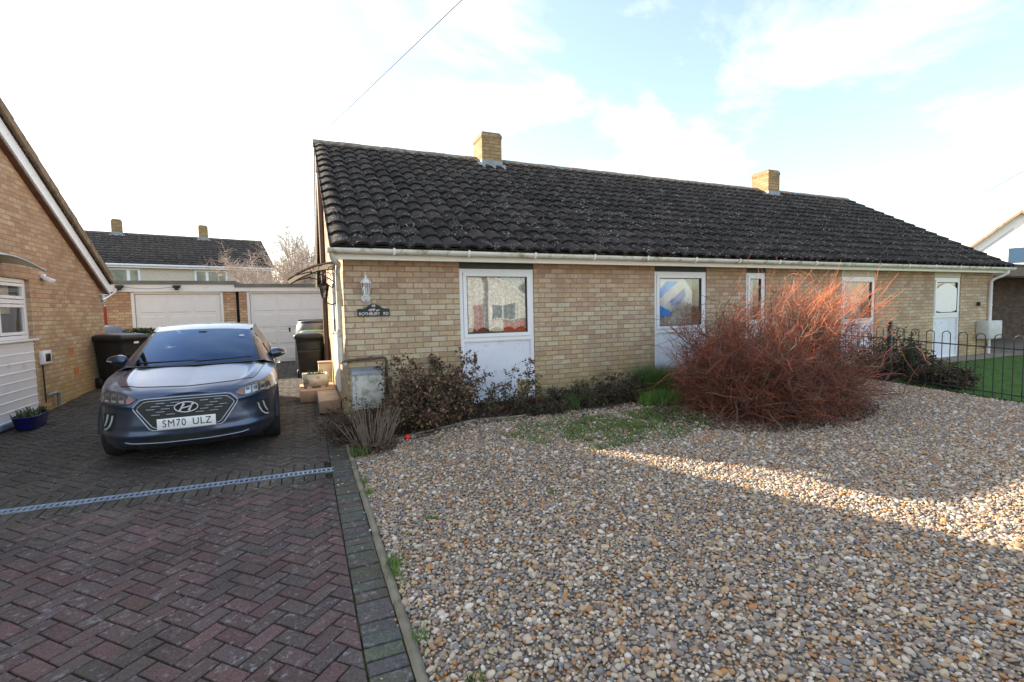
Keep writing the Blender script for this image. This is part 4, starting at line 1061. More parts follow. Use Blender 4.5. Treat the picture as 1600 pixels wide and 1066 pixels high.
# ------------------------------------------------------------------ far bungalow row
ang = math.atan2(29.6 - 27.5, -2.1 + 11.3)
fh = thing('bungalow', 'long far bungalow with dark tiled roof beyond the garages', 'house', (-2.15, 26.2, .2), ang)
FR = Matrix.Rotation(ang, 4, 'Z')
L = -26.
mb = MB(); mb.box(L, 0, 0, .2, -.3, 3.30); mb.box(L, 0, 0.02, .2, 3.3, 4.25); mb.box(-.2, 0, .2, 7.4, -.3, 4.2); mb.box(L, L + .2, .2, 7.4, -.3, 4.2); mb.box(L, 0, 7.4, 7.6, -.3, 4.2)
mb.prism([(.2, 4.2), (7.4, 4.2), (3.8, 6.05)], -.2, 0, f3); mb.prism([(.2, 4.2), (7.4, 4.2), (3.8, 6.05)], L, L + .2, f3)
mb.build('wall', plain('cream brickwork', (.60, .53, .44), .9, var=.08, scale=12.), fh)
mb = MB(); tints = []
pantile_slope(mb, L - .1, .12, (-.35, 4.22), (3.8, 6.30), 13, .30, 21, 3, tints)
n0 = len(mb.f); mb.prism([(-.33, 4.16), (3.8, 6.24), (7.95, 4.16), (7.95, 4.2), (3.8, 6.29), (-.33, 4.2)], L - .08, .1, f3); tints.extend([.6] * (len(mb.f) - n0))
o_ = mb.build('roof', M['tile'], fh); tint_attr(o_, tints)
mb = MB(); mb.tube([(L - .1, 3.8, 6.27), (.12, 3.8, 6.27)], .10, 8); mb.build('ridge_tiles', M['lichen_tan'], fh)
mb = MB(); mb.box(L - .1, .1, -.30, -.27, 4.03, 4.21); mb.tube([(L - .1, -.36, 4.17), (.14, -.36, 4.17)], .06, 8); mb.build('fascia', M['upvc'], fh)
for x in (-7.35, -3.15):
    mb = MB(); mb.box(x - .25, x + .25, 3.5, 4.1, 5.9, 7.02); c_ = mb.build('chimney', M['brick_chimney'], fh); mb = MB(); mb.box(x - .36, x + .36, 3.35, 3.49, 6.08, 6.20); mb.box(x - .27, x + .27, 3.48, 4.12, 6.1, 6.34); mb.build('lead_flashing', M['lead'], c_)
    mb = MB(); mb.box(x - .2, x + .2, 3.55, 4.05, 7.02, 7.08); mb.build('chimney_cap', M['concrete'], c_)
for (x0, x1, ms) in ((-8.2, -6.35, (-6.85,)), (-3.95, -2.35, (-3.35,)), (-1.85, -.75, (-1.3,)), (-13., -11., (-12.,))):
    mb = MB(); mb.box(x0, x0 + .1, -.03, .0, 3.05, 4.0); mb.box(x1 - .1, x1, -.03, 0, 3.05, 4.); mb.box(x0 + .1, x1 - .1, -.029, 0, 3.92, 4.); mb.box(x0 + .1, x1 - .1, -.029, 0, 3.05, 3.14)
    for m_ in ms: mb.box(m_ - .07, m_ + .07, -.028, 0, 3.14, 3.92)
    wn_ = mb.build('window', M['upvc'], fh); mb = MB(); mb.add([(x0 + .1, -.012, 3.14), (x1 - .1, -.012, 3.14), (x1 - .1, -.012, 3.92), (x0 + .1, -.012, 3.92)], [(0, 1, 2, 3)]); mb.build('pane', plain('far window pane', (.26, .27, .20), .25, var=.4, scale=2.), wn_)

# ------------------------------------------------------------------ right: white gabled house and carport
rg = thing('house', 'white rendered gabled house beyond the right end of the roof', 'house', (37.95, 7.75, .1), -R(68.5))
# local: x to the right as seen, y away, built facing -y
mb = MB(); hw = 4.6; ez, az = 2.45, 6.50
mb.prism([(-hw, 0), (hw, 0), (hw, ez), (0, az), (-hw, ez)], 0, 9, lambda p, q, t: (p, t, q)); mb.build('wall', M['white_wall'], rg)
mb = MB()
for s in (-1, 1):
    k = (az - ez) / hw
    mb.prism([(s * (hw + .3), ez - .3 * k + .0), (0, az + .0), (0, az + .16), (s * (hw + .3), ez - .3 * k + .16)], -.25, 9.2, lambda p, q, t: (p, t, q + .003))
mb.build('roof', plain('tan tiled roof', (.34, .22, .13), .9, var=.3), rg)
mb = MB()
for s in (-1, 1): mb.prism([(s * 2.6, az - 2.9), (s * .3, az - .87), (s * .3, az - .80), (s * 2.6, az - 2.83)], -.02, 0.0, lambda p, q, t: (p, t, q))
mb.build('gable_trim', plain('grey trim', (.45, .45, .44), .8), rg)  # grey strips parallel to the roof slopes
mb = MB(); a, b, c, d = -.55, 1.8, 3.55, 4.62
mb.box(a, a + .09, -.05, 0, c, d); mb.box(b - .09, b, -.05, 0, c, d); mb.box(a + .09, b - .09, -.049, 0, d - .09, d); mb.box(a + .09, b - .09, -.049, 0, c, c + .09); mb.box(.7, .78, -.048, 0, c + .09, d - .09)
wn_ = mb.build('window', M['upvc'], rg); mb = MB(); mb.add([(a + .09, -.02, c + .09), (b - .09, -.02, c + .09), (b - .09, -.02, d - .09), (a + .09, -.02, d - .09)], [(0, 1, 2, 3)]); mb.build('pane', M['car_glass'], wn_)
cp_ = thing('carport', 'dark brown brick carport wall with brown roof edge right of the bungalow', 'carport', (19, 2.1, .2)); CPB = root_builder(cp_)
mb = MB(); mb.box(16.6, 30, 2.12, 2.3, -.1, 2.42); CPB(mb, 'wall', M['brick_dark'])
mb = MB(); mb.box(16.14, 30, .9, 7., 2.52, 2.72); CPB(mb, 'roof', plain('dark felt', (.035, .033, .032), .8))
mb = MB(); mb.box(16.14, 30, .87, .899, 2.36, 2.62); mb.box(16.5, 16.58, 1.0, 1.08, .1, 2.52); CPB(mb, 'roof_edge', M['wood_brown'])

# ------------------------------------------------------------------ bow-top fence
fx = 9.33
fpost = thing('fence_post', 'black square fence post with ball finial beside the red bush', 'post', (fx, -1.30, zg(fx, -1.3)))
mb = MB(); mb.cbox(-.03, .03, -.03, .03, -.1, 1.03, .004); mb.build('shaft', M['black_iron'], fpost); mb = MB(); mb.cbox(-.042, .042, -.042, .042, 1.03, 1.05, .004); mb.lathe([(.012, 1.05), (.014, 1.065), (.03, 1.075), (.036, 1.095), (.03, 1.118), (.012, 1.128)], 14); mb.build('finial', M['black_iron'], fpost)
def fence_run(label, ys, y_rail0, y_rail1):
    t = thing('bow_top_fence', label, 'fence', (fx, (y_rail0 + y_rail1) / 2, 0)); yc = t.location.y
    mb = MB()
    def zz(y): return zg(fx, y)
    for h in (.80, .10): mb = MB(); mb.tube([(0, y_rail0 - yc, zz(y_rail0) + h), (0, y_rail1 - yc, zz(y_rail1) + h)], .010, 4); mb.build('rail', M['black_iron'], t)
    for y in ys:
        b = MB(); r = .056; z0 = zz(y)
        pts = [(0, y - r - yc, z0 + .02)] + [(0, y - yc - r * math.cos(math.pi * k / 10), z0 + .955 + r * math.sin(math.pi * k / 10)) for k in range(11)] + [(0, y + r - yc, z0 + .02)]
        b.tube(pts, .007, 6); b.build('hoop', M['black_iron'], t)
    return t
fence_run('black bow topped iron fence running from the post towards the camera', [-1.30 - .17 - .2245 * k for k in range(17)], -1.33, -5.3)
fence_run('black bow topped iron fence between the post and the brick wall', [-1.13 + .2245 * k for k in range(5)], -1.27, -.02)

# ------------------------------------------------------------------ bins, planter and other things on the drive
def wheelie(name, label, loc, rz, lidmat, bodymat, tilt=0., group=None):
    t = thing(name, label, 'bin', loc, rz)
    mb = MB(); rows = []
    def ring(z, hx, y0, y1, r):
        pts = []
        for (cx, cy_, a0) in ((hx - r, y1 - r, 0), (-hx + r, y1 - r, 90), (-hx + r, y0 + r, 180), (hx - r, y0 + r, 270)):
            for k in range(4):
                a = R(a0 + k * 30); pts.append((cx + r * math.cos(a), cy_ + r * math.sin(a), z))
        pts.append(pts[0]); return pts
    rows = [ring(.03, .20, -.20, .26, .04), ring(.06, .215, -.22, .27, .04), ring(.80, .265, -.31, .30, .05), ring(.90, .27, -.32, .30, .05), ring(.905, .29, -.345, .32, .05), ring(.955, .29, -.345, .32, .05)]
    mb.grid(rows, flip=True); mb.add(rows[0][:-1], [tuple(range(16))[::-1]]); mb.box(-.22, .22, -.33, -.3, .62, .66); mb.build('body', bodymat, t)
    mb = MB(); lr = [ring(.955, .295, -.36, .33, .05), ring(.985, .295, -.36, .33, .05), ring(1.02, .25, -.30, .30, .07), ring(1.035, .17, -.2, .2, .07)]
    mb.grid(lr, flip=True); mb.add(lr[-1][:-1], [tuple(range(16))]); mb.add(lr[0][:-1], [tuple(range(16))[::-1]]); mb.tube([(-.22, .36, .99), (.22, .36, .99)], .014, 8)
    for x in (-.2, .2): mb.box(x - .02, x + .02, .29, .365, .97, 1.0)
    mb.build('lid', lidmat, t)
    for x in (-.26, .26):
        mb = MB(); T = Matrix.Translation((x, .24, .10)) @ Matrix.Rotation(R(90), 4, 'Y'); mb.lathe([(.02, -.03), (.09, -.03), (.10, -.02), (.10, .02), (.09, .03), (.02, .03)], 20, 0, T); mb.build('wheel', M['black_trim'], t)
    return t
b1 = wheelie('wheelie_bin', 'black wheelie bin against the brown brick wall left of the car', (-4.02, 5.75, zg(-4, 5.7)), R(58), M['black_plastic'], M['black_plastic'])
b1.scale = (1.1, 1.1, 1.06)
mb = MB(); mb.box(-.05, .05, -.352, -.347, .84, .88); mb.build('sticker', M['plate'], b1)
b2 = wheelie('wheelie_bin', 'green wheelie bin with dead foliage on its lid behind the black bin', (-3.78, 6.75, zg(-3.8, 6.6)), R(8), M['green_plastic'], M['green_plastic'])
clip_ = MB(); leafblob(clip_, (-3.85, 6.6, 1.34), (.36, .3, .07), 900, .06, 5); cl = tag(clip_.build('garden_clippings', M['leaf_green']), 'heap of green clippings lying on the green bin lid', 'clippings')
b3 = wheelie('wheelie_bin', 'black wheelie bin in front of the right garage door', (-.40, 4.95, zg(-.4, 5)), R(-3), M['black_plastic'], M['black_plastic'])
b4 = wheelie('wheelie_bin', 'black bin with green lid hidden behind the black bin by the house', (-.30, 5.75, zg(-.4, 5.7)), R(4), M['green_plastic'], M['black_plastic'])
dm = thing('compost_bin', 'grey rounded compost bin with black lid behind the bins near the bungalow', 'compost bin', (-.33, 6.75, zg(-.3, 6.7)))
mb = MB(); mb.lathe([(.40, 0), (.41, .05), (.40, .6), (.37, 1.0), (.33, 1.16), (.30, 1.19)], 24); mb.build('body', plain('grey plastic', (.16, .17, .17), .4), dm)
mb = MB(); mb.lathe([(.31, 1.19), (.32, 1.22), (.25, 1.25), (.10, 1.26)], 24); mb.cbox(-.3, .3, -.05, .05, 1.24, 1.275, .01); mb.build('lid', M['black_plastic'], dm)
dm2 = thing('water_butt', 'blue grey rounded container between the left bungalow and the red gate', 'container', (-4.9, 8.0, zg(-5, 8)))
mb = MB(); mb.lathe([(.40, 0), (.42, .3), (.42, .9), (.38, 1.08), (.28, 1.18), (.12, 1.23), (.01, 1.24)], 24); mb.build('body', plain('blue grey plastic', (.12, .14, .18), .45), dm2); mb = MB(); mb.lathe([(.425, .88), (.435, .89), (.435, .93), (.425, .94)], 24); mb.build('rim', M['black_trim'], dm2)
pl = thing('stone_trough', 'whitewashed stone trough with sprouting bulbs on the side doorstep', 'planter', (-.345, 2.92, .31), R(2))
mb = MB()
bm = bmesh.new(); bmesh.ops.create_cube(bm, size=1)
for v in bm.verts: v.co = Vector((v.co.x * .42 * (1 if v.co.z < 0 else 1.05), v.co.y * .40, (v.co.z + .5) * .24 + .02))
tp_ = max(bm.faces, key=lambda f: f.calc_center_median().z); rI = bmesh.ops.inset_region(bm, faces=[tp_], thickness=.045)
for v in tp_.verts: v.co.z -= .05
bmesh.ops.bevel(bm, geom=bm.edges[:], offset=.02, segments=3, affect='EDGES')
mb.bm(bm, 0, None, True); mb.box(-.16, -.08, -.19, .19, -.0, .03); mb.box(.08, .16, -.19, .19, -.0, .03); mb.build('trough', M['stone_white'], pl)
mb = MB(); mb.box(-.17, .17, -.16, .16, .20, .222); mb.build('soil', M['soil'], pl)
mb = MB()
for k in range(70):
    x, y_ = rnd.uniform(-.14, .14), rnd.uniform(-.14, .14); h = rnd.uniform(.05, .12); a = rnd.uniform(0, 6.28)
    mb.add([(x - .005, y_, .22), (x + .005, y_, .22), (x + .03 * math.cos(a), y_ + .03 * math.sin(a), .22 + h)], [(0, 1, 2)])
mb.build('bulb_shoots', M['grass'], pl)
sb = thing('cream_block', 'small cream block standing on the side step beside the trough', 'block', (-.15, 3.72, .24))
mb = MB(); mb.cbox(-.12, .12, -.12, .12, 0, .42, .012); mb.build('block', plain('cream block', (.62, .52, .38), .8), sb); mb = MB(); mb.cbox(-.13, .13, -.13, .13, .42, .45, .006); mb.build('top_slab', M['wall_step'], sb)
rb = thing('red_ball', 'small red ball on the gravel edge by the cut stems', 'ball', (.60, -.86, zg(.6, -.86) + .03))
mb = MB(); mb.lathe([(.001, -.04)] + [(.04 * math.cos(a), .04 * math.sin(a)) for a in [math.pi * (k / 10 - .5) for k in range(1, 10)]] + [(.001, .04)], 16); mb.build('shell', M['red_ball'], rb)
# ------------------------------------------------------------------ plants
def grow(mb, p, d, L, r0, r1, segs, rd, wob=.12, up=0., mi=0, sides=3):
    pts = [Vector(p)]; d = Vector(d).normalized(); rads = [r0]
    for k in range(segs):
        d = (d + Vector((rd.gauss(0, wob), rd.gauss(0, wob), rd.gauss(0, wob) + up))).normalized()
        pts.append(pts[-1] + d * (L / segs)); rads.append(r0 + (r1 - r0) * (k + 1) / segs)
    mb.tube(pts, rads, sides, mi, cap=False); return pts, d

def dogwood():
    rd = random.Random(11)
    base = Vector((5.35, -1.75, zg(5.3, -1.75)))
    t = thing('dogwood_bush', 'huge leafless red twigged bush in front of the bungalow wall', 'shrub', base)
    st = MB(); tw = MB()
    C0 = Vector((.50, .0, .90)); RAD = Vector((1.50, 1.1, 1.08))
    def inside(p): q = p - C0; return abs(q.x / RAD.x) ** 2.5 + abs(q.y / RAD.y) ** 2.5 + abs(q.z / RAD.z) ** 2.5
    n1 = 0
    for i in range(200):
        a = rd.uniform(0, 6.28); r = rd.uniform(0, .62); p = Vector((.1 + r * 1.3 * math.cos(a), r * math.sin(a), 0))
        el = rd.uniform(.05, 1.3); az = a + rd.gauss(0, .8)
        d = Vector((math.cos(az) * math.cos(el) + .10, math.sin(az) * math.cos(el), math.sin(el)))
        L = .5
        while inside(p + d * L) < 1 and L < 2.4: L += .05
        L *= rd.choice((rd.uniform(.45, .8), rd.uniform(.7, 1.02)))
        pts, dd = grow(st, p, d, L, rd.uniform(.006, .016), .0045, 8, rd, .20, .02, 0, 4)
        for q in pts[2:]:
            for _ in range(2):
                dv = ((q - Vector((0.1, 0, .1))).normalized() * .45 + Vector((rd.gauss(0, .7) + .12 + .2 * q.x, rd.gauss(0, .7), rd.gauss(0, .55) + .08)))
                Lb = rd.uniform(.25, .6)
                hz = q.z
                dull = 0 if (hz < .55 or rd.random() < .33) else 1
                mi = 0 if dull == 0 else (1 if rd.random() < .6 or hz < 1. else 2)
                bp, d2 = grow(tw, q, dv, Lb, .0044, .0028, 5, rd, .26, .03, 3 if rd.random() < .22 else mi)
                for s in bp[1:]:
                    for _ in range(rd.choice((1, 1, 2))):
                        dv2 = d2 * .7 + Vector((rd.gauss(0, .6) + .10, rd.gauss(0, .6), rd.gauss(0, .5) + .12))
                        z_ = s.z
                        m2 = 0 if (rd.random() < (.75 if z_ < .8 else .45)) else (2 if (z_ > 1.15 and s.x > .3 and rd.random() < .6) else 1)  # orange kept to the upper right crown, sunlight put into twig colour
                        if inside(s) < 1.15: grow(tw, s, dv2, rd.uniform(.12, .38), .0030, .0016, 4, rd, .24, .03, 3 if rd.random() < .12 else m2)
    # long wands leaning right at the crown, their orange painting the sun on them, fine spray at the left
    for i in range(620):
        p = Vector((rd.uniform(.3, 1.65), rd.uniform(-.8, .7), rd.uniform(.9, 1.55)))
        if inside(p) > 1.0: continue
        grow(tw, p, (rd.uniform(.2, 1.), rd.gauss(0, .3), rd.uniform(.25, .8)), rd.uniform(.3, .62), .0034, .0016, 4, rd, .06, 0, 2)
    for i in range(1200):
        a = rd.uniform(0, 6.28); p = Vector((.38 + 1.5 * math.cos(a) * rd.uniform(.4, 1), 1.15 * math.sin(a) * rd.uniform(.4, 1), rd.uniform(.05, .5)))
        grow(tw, p, (math.cos(a) + rd.gauss(0, .7), math.sin(a) + rd.gauss(0, .7), rd.gauss(0.1, .6)), rd.uniform(.2, .5), .0034, .0018, 4, rd, .3, -.02, rd.choice((0, 0, 1)))
    for k in range(4):
        p = Vector((rd.uniform(-.25, .15), rd.uniform(-.2, .2), 1.6)); grow(tw, p, (rd.gauss(-.05, .2), 0, 1), rd.uniform(.4, .75), .0034, .0018, 6, rd, .1, 0, 1)
    st.build('stems', M['stem_brown'], t); tw.build('twigs', [M['twig_dull'], M['twig_red'], M['twig_sunlit'], M['twig_grey']], t)
dogwood()

def leafy(name, label, cat, base, spread, height, nst, mats, leafn, lsize, seed, lean=(0, 0), stemmat='stem_brown', bare=0.0, sub=6):
    rd = random.Random(seed); bz = zg(base[0], base[1]); t = thing(name, label, cat, (base[0], base[1], bz)); st = MB(); lf = MB()
    for i in range(nst):
        a = rd.uniform(0, 6.28); r = rd.random() ** .5
        p = Vector((r * spread[0] * .75 * math.cos(a), r * spread[1] * .75 * math.sin(a), -.02))
        d = Vector((math.cos(a) * r * .7 + lean[0], math.sin(a) * r * .5 + lean[1], 1.2))
        L = height * (.42 + .62 * rd.random() ** 1.6) * (1 - .22 * r)
        pts, dd = grow(st, p, d, L, .007, .003, 7, rd, .12, .02)
        for q in pts[1:]:
            for _ in range(rd.choice((0, 1, 2))):
                bp, _d = grow(st, q, (rd.gauss(0, .8) + lean[0], rd.gauss(0, .8), rd.gauss(.4, .4)), rd.uniform(.08, .26) * min(1.4, height), .003, .0018, 3, rd, .2, .0)
                if rd.random() > bare:
                    for s in bp[1:]:
                        for _ in range(sub):
                            leaf(lf, s + Vector((rd.gauss(0, .025), rd.gauss(0, .025), rd.gauss(0, .025))), lsize * rd.uniform(.6, 1.3), rd, rd.choices(range(len(mats)), leafn)[0])
    st.build('stems', M[stemmat], t); lf.build('leaves', [M[m] for m in mats], t); return t
leafy('brown_shrub', 'large dead brown leafed shrub left of the net curtained window', 'shrub', (.98, -.52), (.62, .34), 1.02, 66, ['leaf_brown', 'leaf_tan', 'leaf_dark'], (5, 2.6, 2.), .050, 31)
leafy('brown_shrub', 'small dark brown shrub at the wall corner behind the cut stems', 'shrub', (-.02, -.45), (.25, .25), .62, 26, ['leaf_brown', 'leaf_dark'], (5, 1), .035, 32)
leafy('berry_shrub', 'spreading shrub with green and dark red leaves below the net curtained window', 'shrub', (2.02, -.55), (.58, .25), .80, 24, ['leaf_green', 'leaf_red', 'leaf_dark', 'leaf_brown'], (3, 3, 2, 2), .045, 33, (.20, 0), bare=.1, sub=4)
leafy('low_shrub', 'low dark heather like shrub along the wall between the two big windows', 'shrub', (3.25, -.5), (.55, .28), .36, 70, ['leaf_dark', 'leaf_green', 'leaf_brown'], (4, 2, 3), .032, 34)
leafy('low_shrub', 'dark brown low shrub next to the green grass clump', 'shrub', (4.0, -.5), (.45, .28), .52, 60, ['leaf_brown', 'leaf_dark'], (4, 3), .034, 35)
leafy('low_shrub', 'low brown ground hugging shrub at the foot of the berry shrub', 'shrub', (2.6, -.7), (.6, .22), .24, 60, ['leaf_brown', 'leaf_dark', 'leaf_green'], (4, 3, 1), .032, 36)
leafy('young_shrub', 'small leafy shrub with sparse dark leaves in front of the blue and white window', 'shrub', (5.5, -.55), (.40, .25), .75, 26, ['leaf_green', 'leaf_red', 'leaf_dark'], (3, 2, 2), .042, 37, bare=.2, sub=3)
leafy('evergreen_shrub', 'dark leafy shrub behind the fence post', 'shrub', (9.95, -.95), (.75, .45), .95, 75, ['leaf_dark', 'leaf_green', 'leaf_brown'], (4, 3, 2), .05, 38)
leafy('evergreen_shrub', 'spreading brown green shrub at the foot of the fence right of its post', 'shrub', (9.75, -1.9), (.45, .5), .55, 50, ['leaf_dark', 'leaf_brown', 'leaf_tan'], (3, 4, .6), .045, 39)

def clump(name, label, cat, base, r, n, h, mat, extra=None):
    t = thing(name, label, cat, (base[0], base[1], zg(*base)))
    a = rs.uniform(0, 6.28, n); q = np.sqrt(rs.rand(n)); X, Y = r[0] * q * np.cos(a), r[1] * q * np.sin(a)
    blades('blades', X, Y, h, M[mat], .8, .0035, None, np.full(n, -.02), t)
    mb = MB(); mb.lathe([(r[0] * .8, -.03), (r[0] * .6, .02), (r[0] * .2, .04)], 12); mb.build('crown_base', M['soil'], t)
    return t
clump('grass_clump', 'tall dark green grass clump against the wall left of the blue and white window', 'grass clump', (4.72, -.48), (.42, .25), 2600, .48, 'grass')
clump('grass_clump', 'bright green low grass clump in front of the taller grass', 'grass clump', (4.45, -.92), (.42, .22), 2300, .22, 'grass_lime')
clump('grass_clump', 'small green daffodil shoots among low brown shrubs', 'grass clump', (2.95, -.72), (.14, .1), 160, .24, 'grass')
clump('grass_clump', 'green leaves at the foot of the cut stems', 'grass clump', (.02, -1.12), (.12, .09), 120, .15, 'grass_lime')
# cut dry stems
rd = random.Random(5); t = thing('cut_shrub', 'clump of cut back bare grey stems at the corner of drive and gravel', 'shrub', (.18, -.98, zg(.18, -.98))); mb = MB()
for i in range(120):
    a = rd.uniform(0, 6.28); r = rd.random() ** .6 * .17; d = Vector((math.cos(a) * r * 2.6 + .05 + rd.gauss(0, .14), math.sin(a) * r * 2 + rd.gauss(0, .14), 1.))
    grow(mb, (r * math.cos(a), r * math.sin(a) * .8, -.01), d, rd.uniform(.16, .58), rd.uniform(.003, .0065), .003, 5, rd, .06, 0, 0, 5)
for i in range(90):
    a = rd.uniform(0, 6.28); grow(mb, (.16 * math.cos(a) * rd.random(), .12 * math.sin(a), .02), (math.cos(a), math.sin(a), rd.uniform(.0, .7)), rd.uniform(.15, .38), .003, .0018, 5, rd, .2, -.06)
mb.build('stems', M['stem_grey'], t); lf = MB()
for i in range(420):
    a = rd.uniform(0, 6.28); r = rd.random() ** .5 * .26; leaf(lf, Vector((r * math.cos(a), r * math.sin(a), rd.uniform(.0, .14))), .05, rd, 0)
lf.build('dead_leaves', M['leaf_brown'], t)
# woody edging twig on bed boundary
mb = MB(); rdx = random.Random(8)
mb.tube([(.5 + .18 * i, -.80 + .03 * math.sin(i * 1.3), zg(.5 + .18 * i, -.8) + .02) for i in range(14)], .018, 6); tag(mb.build('bed_edging', M['concrete']), 'low pale edging strip between gravel and flower bed', 'edging')
# leaf litter
rd = random.Random(77)
mb = MB()
for i in range(5200):
    x = rd.uniform(.1, 9.2); y_ = -.05 - abs(rd.gauss(0, .42)); 
    if y_ < -1.3: continue
    leaf(mb, Vector((x, y_, zg(x, y_) + .02 + rd.random() * .03)), rd.uniform(.025, .055), rd, rd.choices((0, 1, 2), (6, 1.2, 2))[0])
o_ = mb.build('leaf_litter', [M['leaf_brown'], M['leaf_tan'], M['leaf_dark']]); o_['kind'] = 'stuff'
mb = MB()
for i in range(5500):
    a = rd.uniform(0, 6.28); r = rd.random() ** .5; x, y_ = 5.6 + 1.9 * r * math.cos(a), -1.75 + 1.05 * r * math.sin(a)
    leaf(mb, Vector((x, y_, zg(x, y_) + .015 + rd.random() * .03)), rd.uniform(.025, .05), rd, rd.choices((0, 1, 2), (6, .8, 2))[0])
o_ = mb.build('bush_litter', [M['leaf_brown'], M['leaf_tan'], M['leaf_dark']]); o_['kind'] = 'stuff'
mb = MB()
for i in range(420):
    x = rd.uniform(.1, 9.); y_ = rd.uniform(-6.6, -.9); leaf(mb, Vector((x, y_, zg(x, y_) + .02)), rd.uniform(.012, .035), rd, rd.choices((0, 1, 2), (4, 3, 1))[0])
tag(mb.build('gravel_debris', [M['leaf_brown'], M['leaf_tan'], M['leaf_dark']]), kind='stuff')
# single fallen leaves
src = None
for (x, y_, lab) in ((.98, -3.15, 'single curled brown leaf on the gravel nearest the kerb'), (3.6, -2.6, 'orange brown leaf at the edge of the sunlit gravel strip'), (5.2, -4.0, 'reddish leaf lying on gravel at the right'), (.85, -1.2, 'brown leaf on the gravel beside the cut stems')):
    mb = MB()
    rows = [[((u - .5) * .08, (v - .5) * .055 * (1 - abs(u - .5) * 1.6), .012 + .018 * abs(v - .5) + .01 * math.sin(u * 4)) for u in [i / 6 for i in range(7)]] for v in [j / 4 for j in range(5)]]
    mb.grid(rows); o_ = mb.build('fallen_leaf', plain('orange brown leaf', (.30, .12, .05), .7, var=.3)); o_.location = (x, y_, zg(x, y_) + .015); o_.rotation_euler = (.1, .1, x * 3); tag(o_, lab, 'leaf')

# bare trees behind the garages
def bare_tree(label, base, H, spread, seed, n, mat, fine=3):
    rd = random.Random(seed); t = thing('bare_tree', label, 'tree', base); tk = MB(); cr = MB()
    pts, d = grow(tk, (0, 0, -.1), (0, 0, 1), H * .42, .10, .06, 5, rd, .04, 0, 0, 8)
    def rec(p, d, L, r, lv, mb):
        pp, dd = grow(mb, p, d, L, r, r * .6, 4, rd, .16, .05, 0, 4 if lv > 1 else 3)
        if lv == 0: return
        for q in pp[1:]:
            for _ in range(2 if lv > 1 else 2):
                rec(q, dd * .5 + Vector((rd.gauss(0, spread), rd.gauss(0, spread), rd.gauss(.25, .4))), L * rd.uniform(.45, .75), r * .55, lv - 1, mb)
    for i in range(n):
        a = 6.28 * i / n + rd.uniform(-.3, .3); q = pts[rd.choice((2, 3, 4, 5))]
        rec(q, Vector((math.cos(a) * spread, math.sin(a) * spread, .8)), H * rd.uniform(.22, .34), .035, fine, cr)
    tk.build('trunk', M[mat], t); cr.build('crown', M[mat], t)
bare_tree('pale bare spreading tree behind the garage roofs', (-1.65, 15.2, .2), 5.0, .85, 3, 9, 'twig_pale', 3)
bare_tree('taller bare tree with dense twigs nearest the bungalow end', (-.70, 17.2, .2), 6.4, .5, 4, 10, 'twig_pale', 3)
mb = MB(); leafblob(mb, (0, 0, 3.0), (.75, .6, 1.85), 2600, .08, 9); cf = thing('conifer', 'dark green conifer top between the bare trees and the bungalow', 'tree', (-.75, 18.6, .2)); mb.build('foliage', M['leaf_dark'], cf); mb = MB(); mb.tube([(0, 0, -.1), (0, 0, 4.5)], [.1, .02], 8); mb.build('trunk', M['stem_brown'], cf)
leafy('tall_spray', 'single tall brown leafy spray against the brick wall above the large brown shrub', 'shrub', (1.22, -.40), (.12, .08), 1.12, 5, ['leaf_brown', 'leaf_dark'], (4, 2), .042, 51)
# ------------------------------------------------------------------ car (built in its own frame: x to its left flank, y back, z up)
car = thing('parked_car', 'blue grey hatchback parked on the block paved drive facing the viewer', 'car', (-1.68, -.65, .068), R(3.28))
car.rotation_euler = (R(.3), 0, R(3.28))
cols_ = [(0, .0), (.25, .012), (.48, .065), (.64, .155), (.755, .30), (.825, .47), (.870, .70), (.893, 1.1), (.90, 1.7), (.90, 2.5), (.885, 3.3), (.85, 3.85), (.77, 4.2), (.6, 4.38), (.3, 4.45), (0, 4.47)]
ztop_ = [.752, .757, .775, .795, .822, .852, .880, .912, .938, .965, .985, 1.0, 1.02, 1.03, 1.03, 1.03]
def cr(P, t):
    n = len(P) - 1; t = max(0, min(n - 1e-6, t)); i = int(t); f = t - i
    g = lambda k: P[max(0, min(n, k))]
    p0, p1, p2, p3 = g(i - 1), g(i), g(i + 1), g(i + 2)
    h = lambda a, b, c, d: .5 * (2 * b + (c - a) * f + (2 * a - 5 * b + 4 * c - d) * f * f + (3 * b - a - 3 * c + d) * f ** 3)
    if isinstance(p1, (tuple, list)): return tuple(h(*q) for q in zip(p0, p1, p2, p3))
    return h(p0, p1, p2, p3)
WY = (.93, 3.63); AR = .362
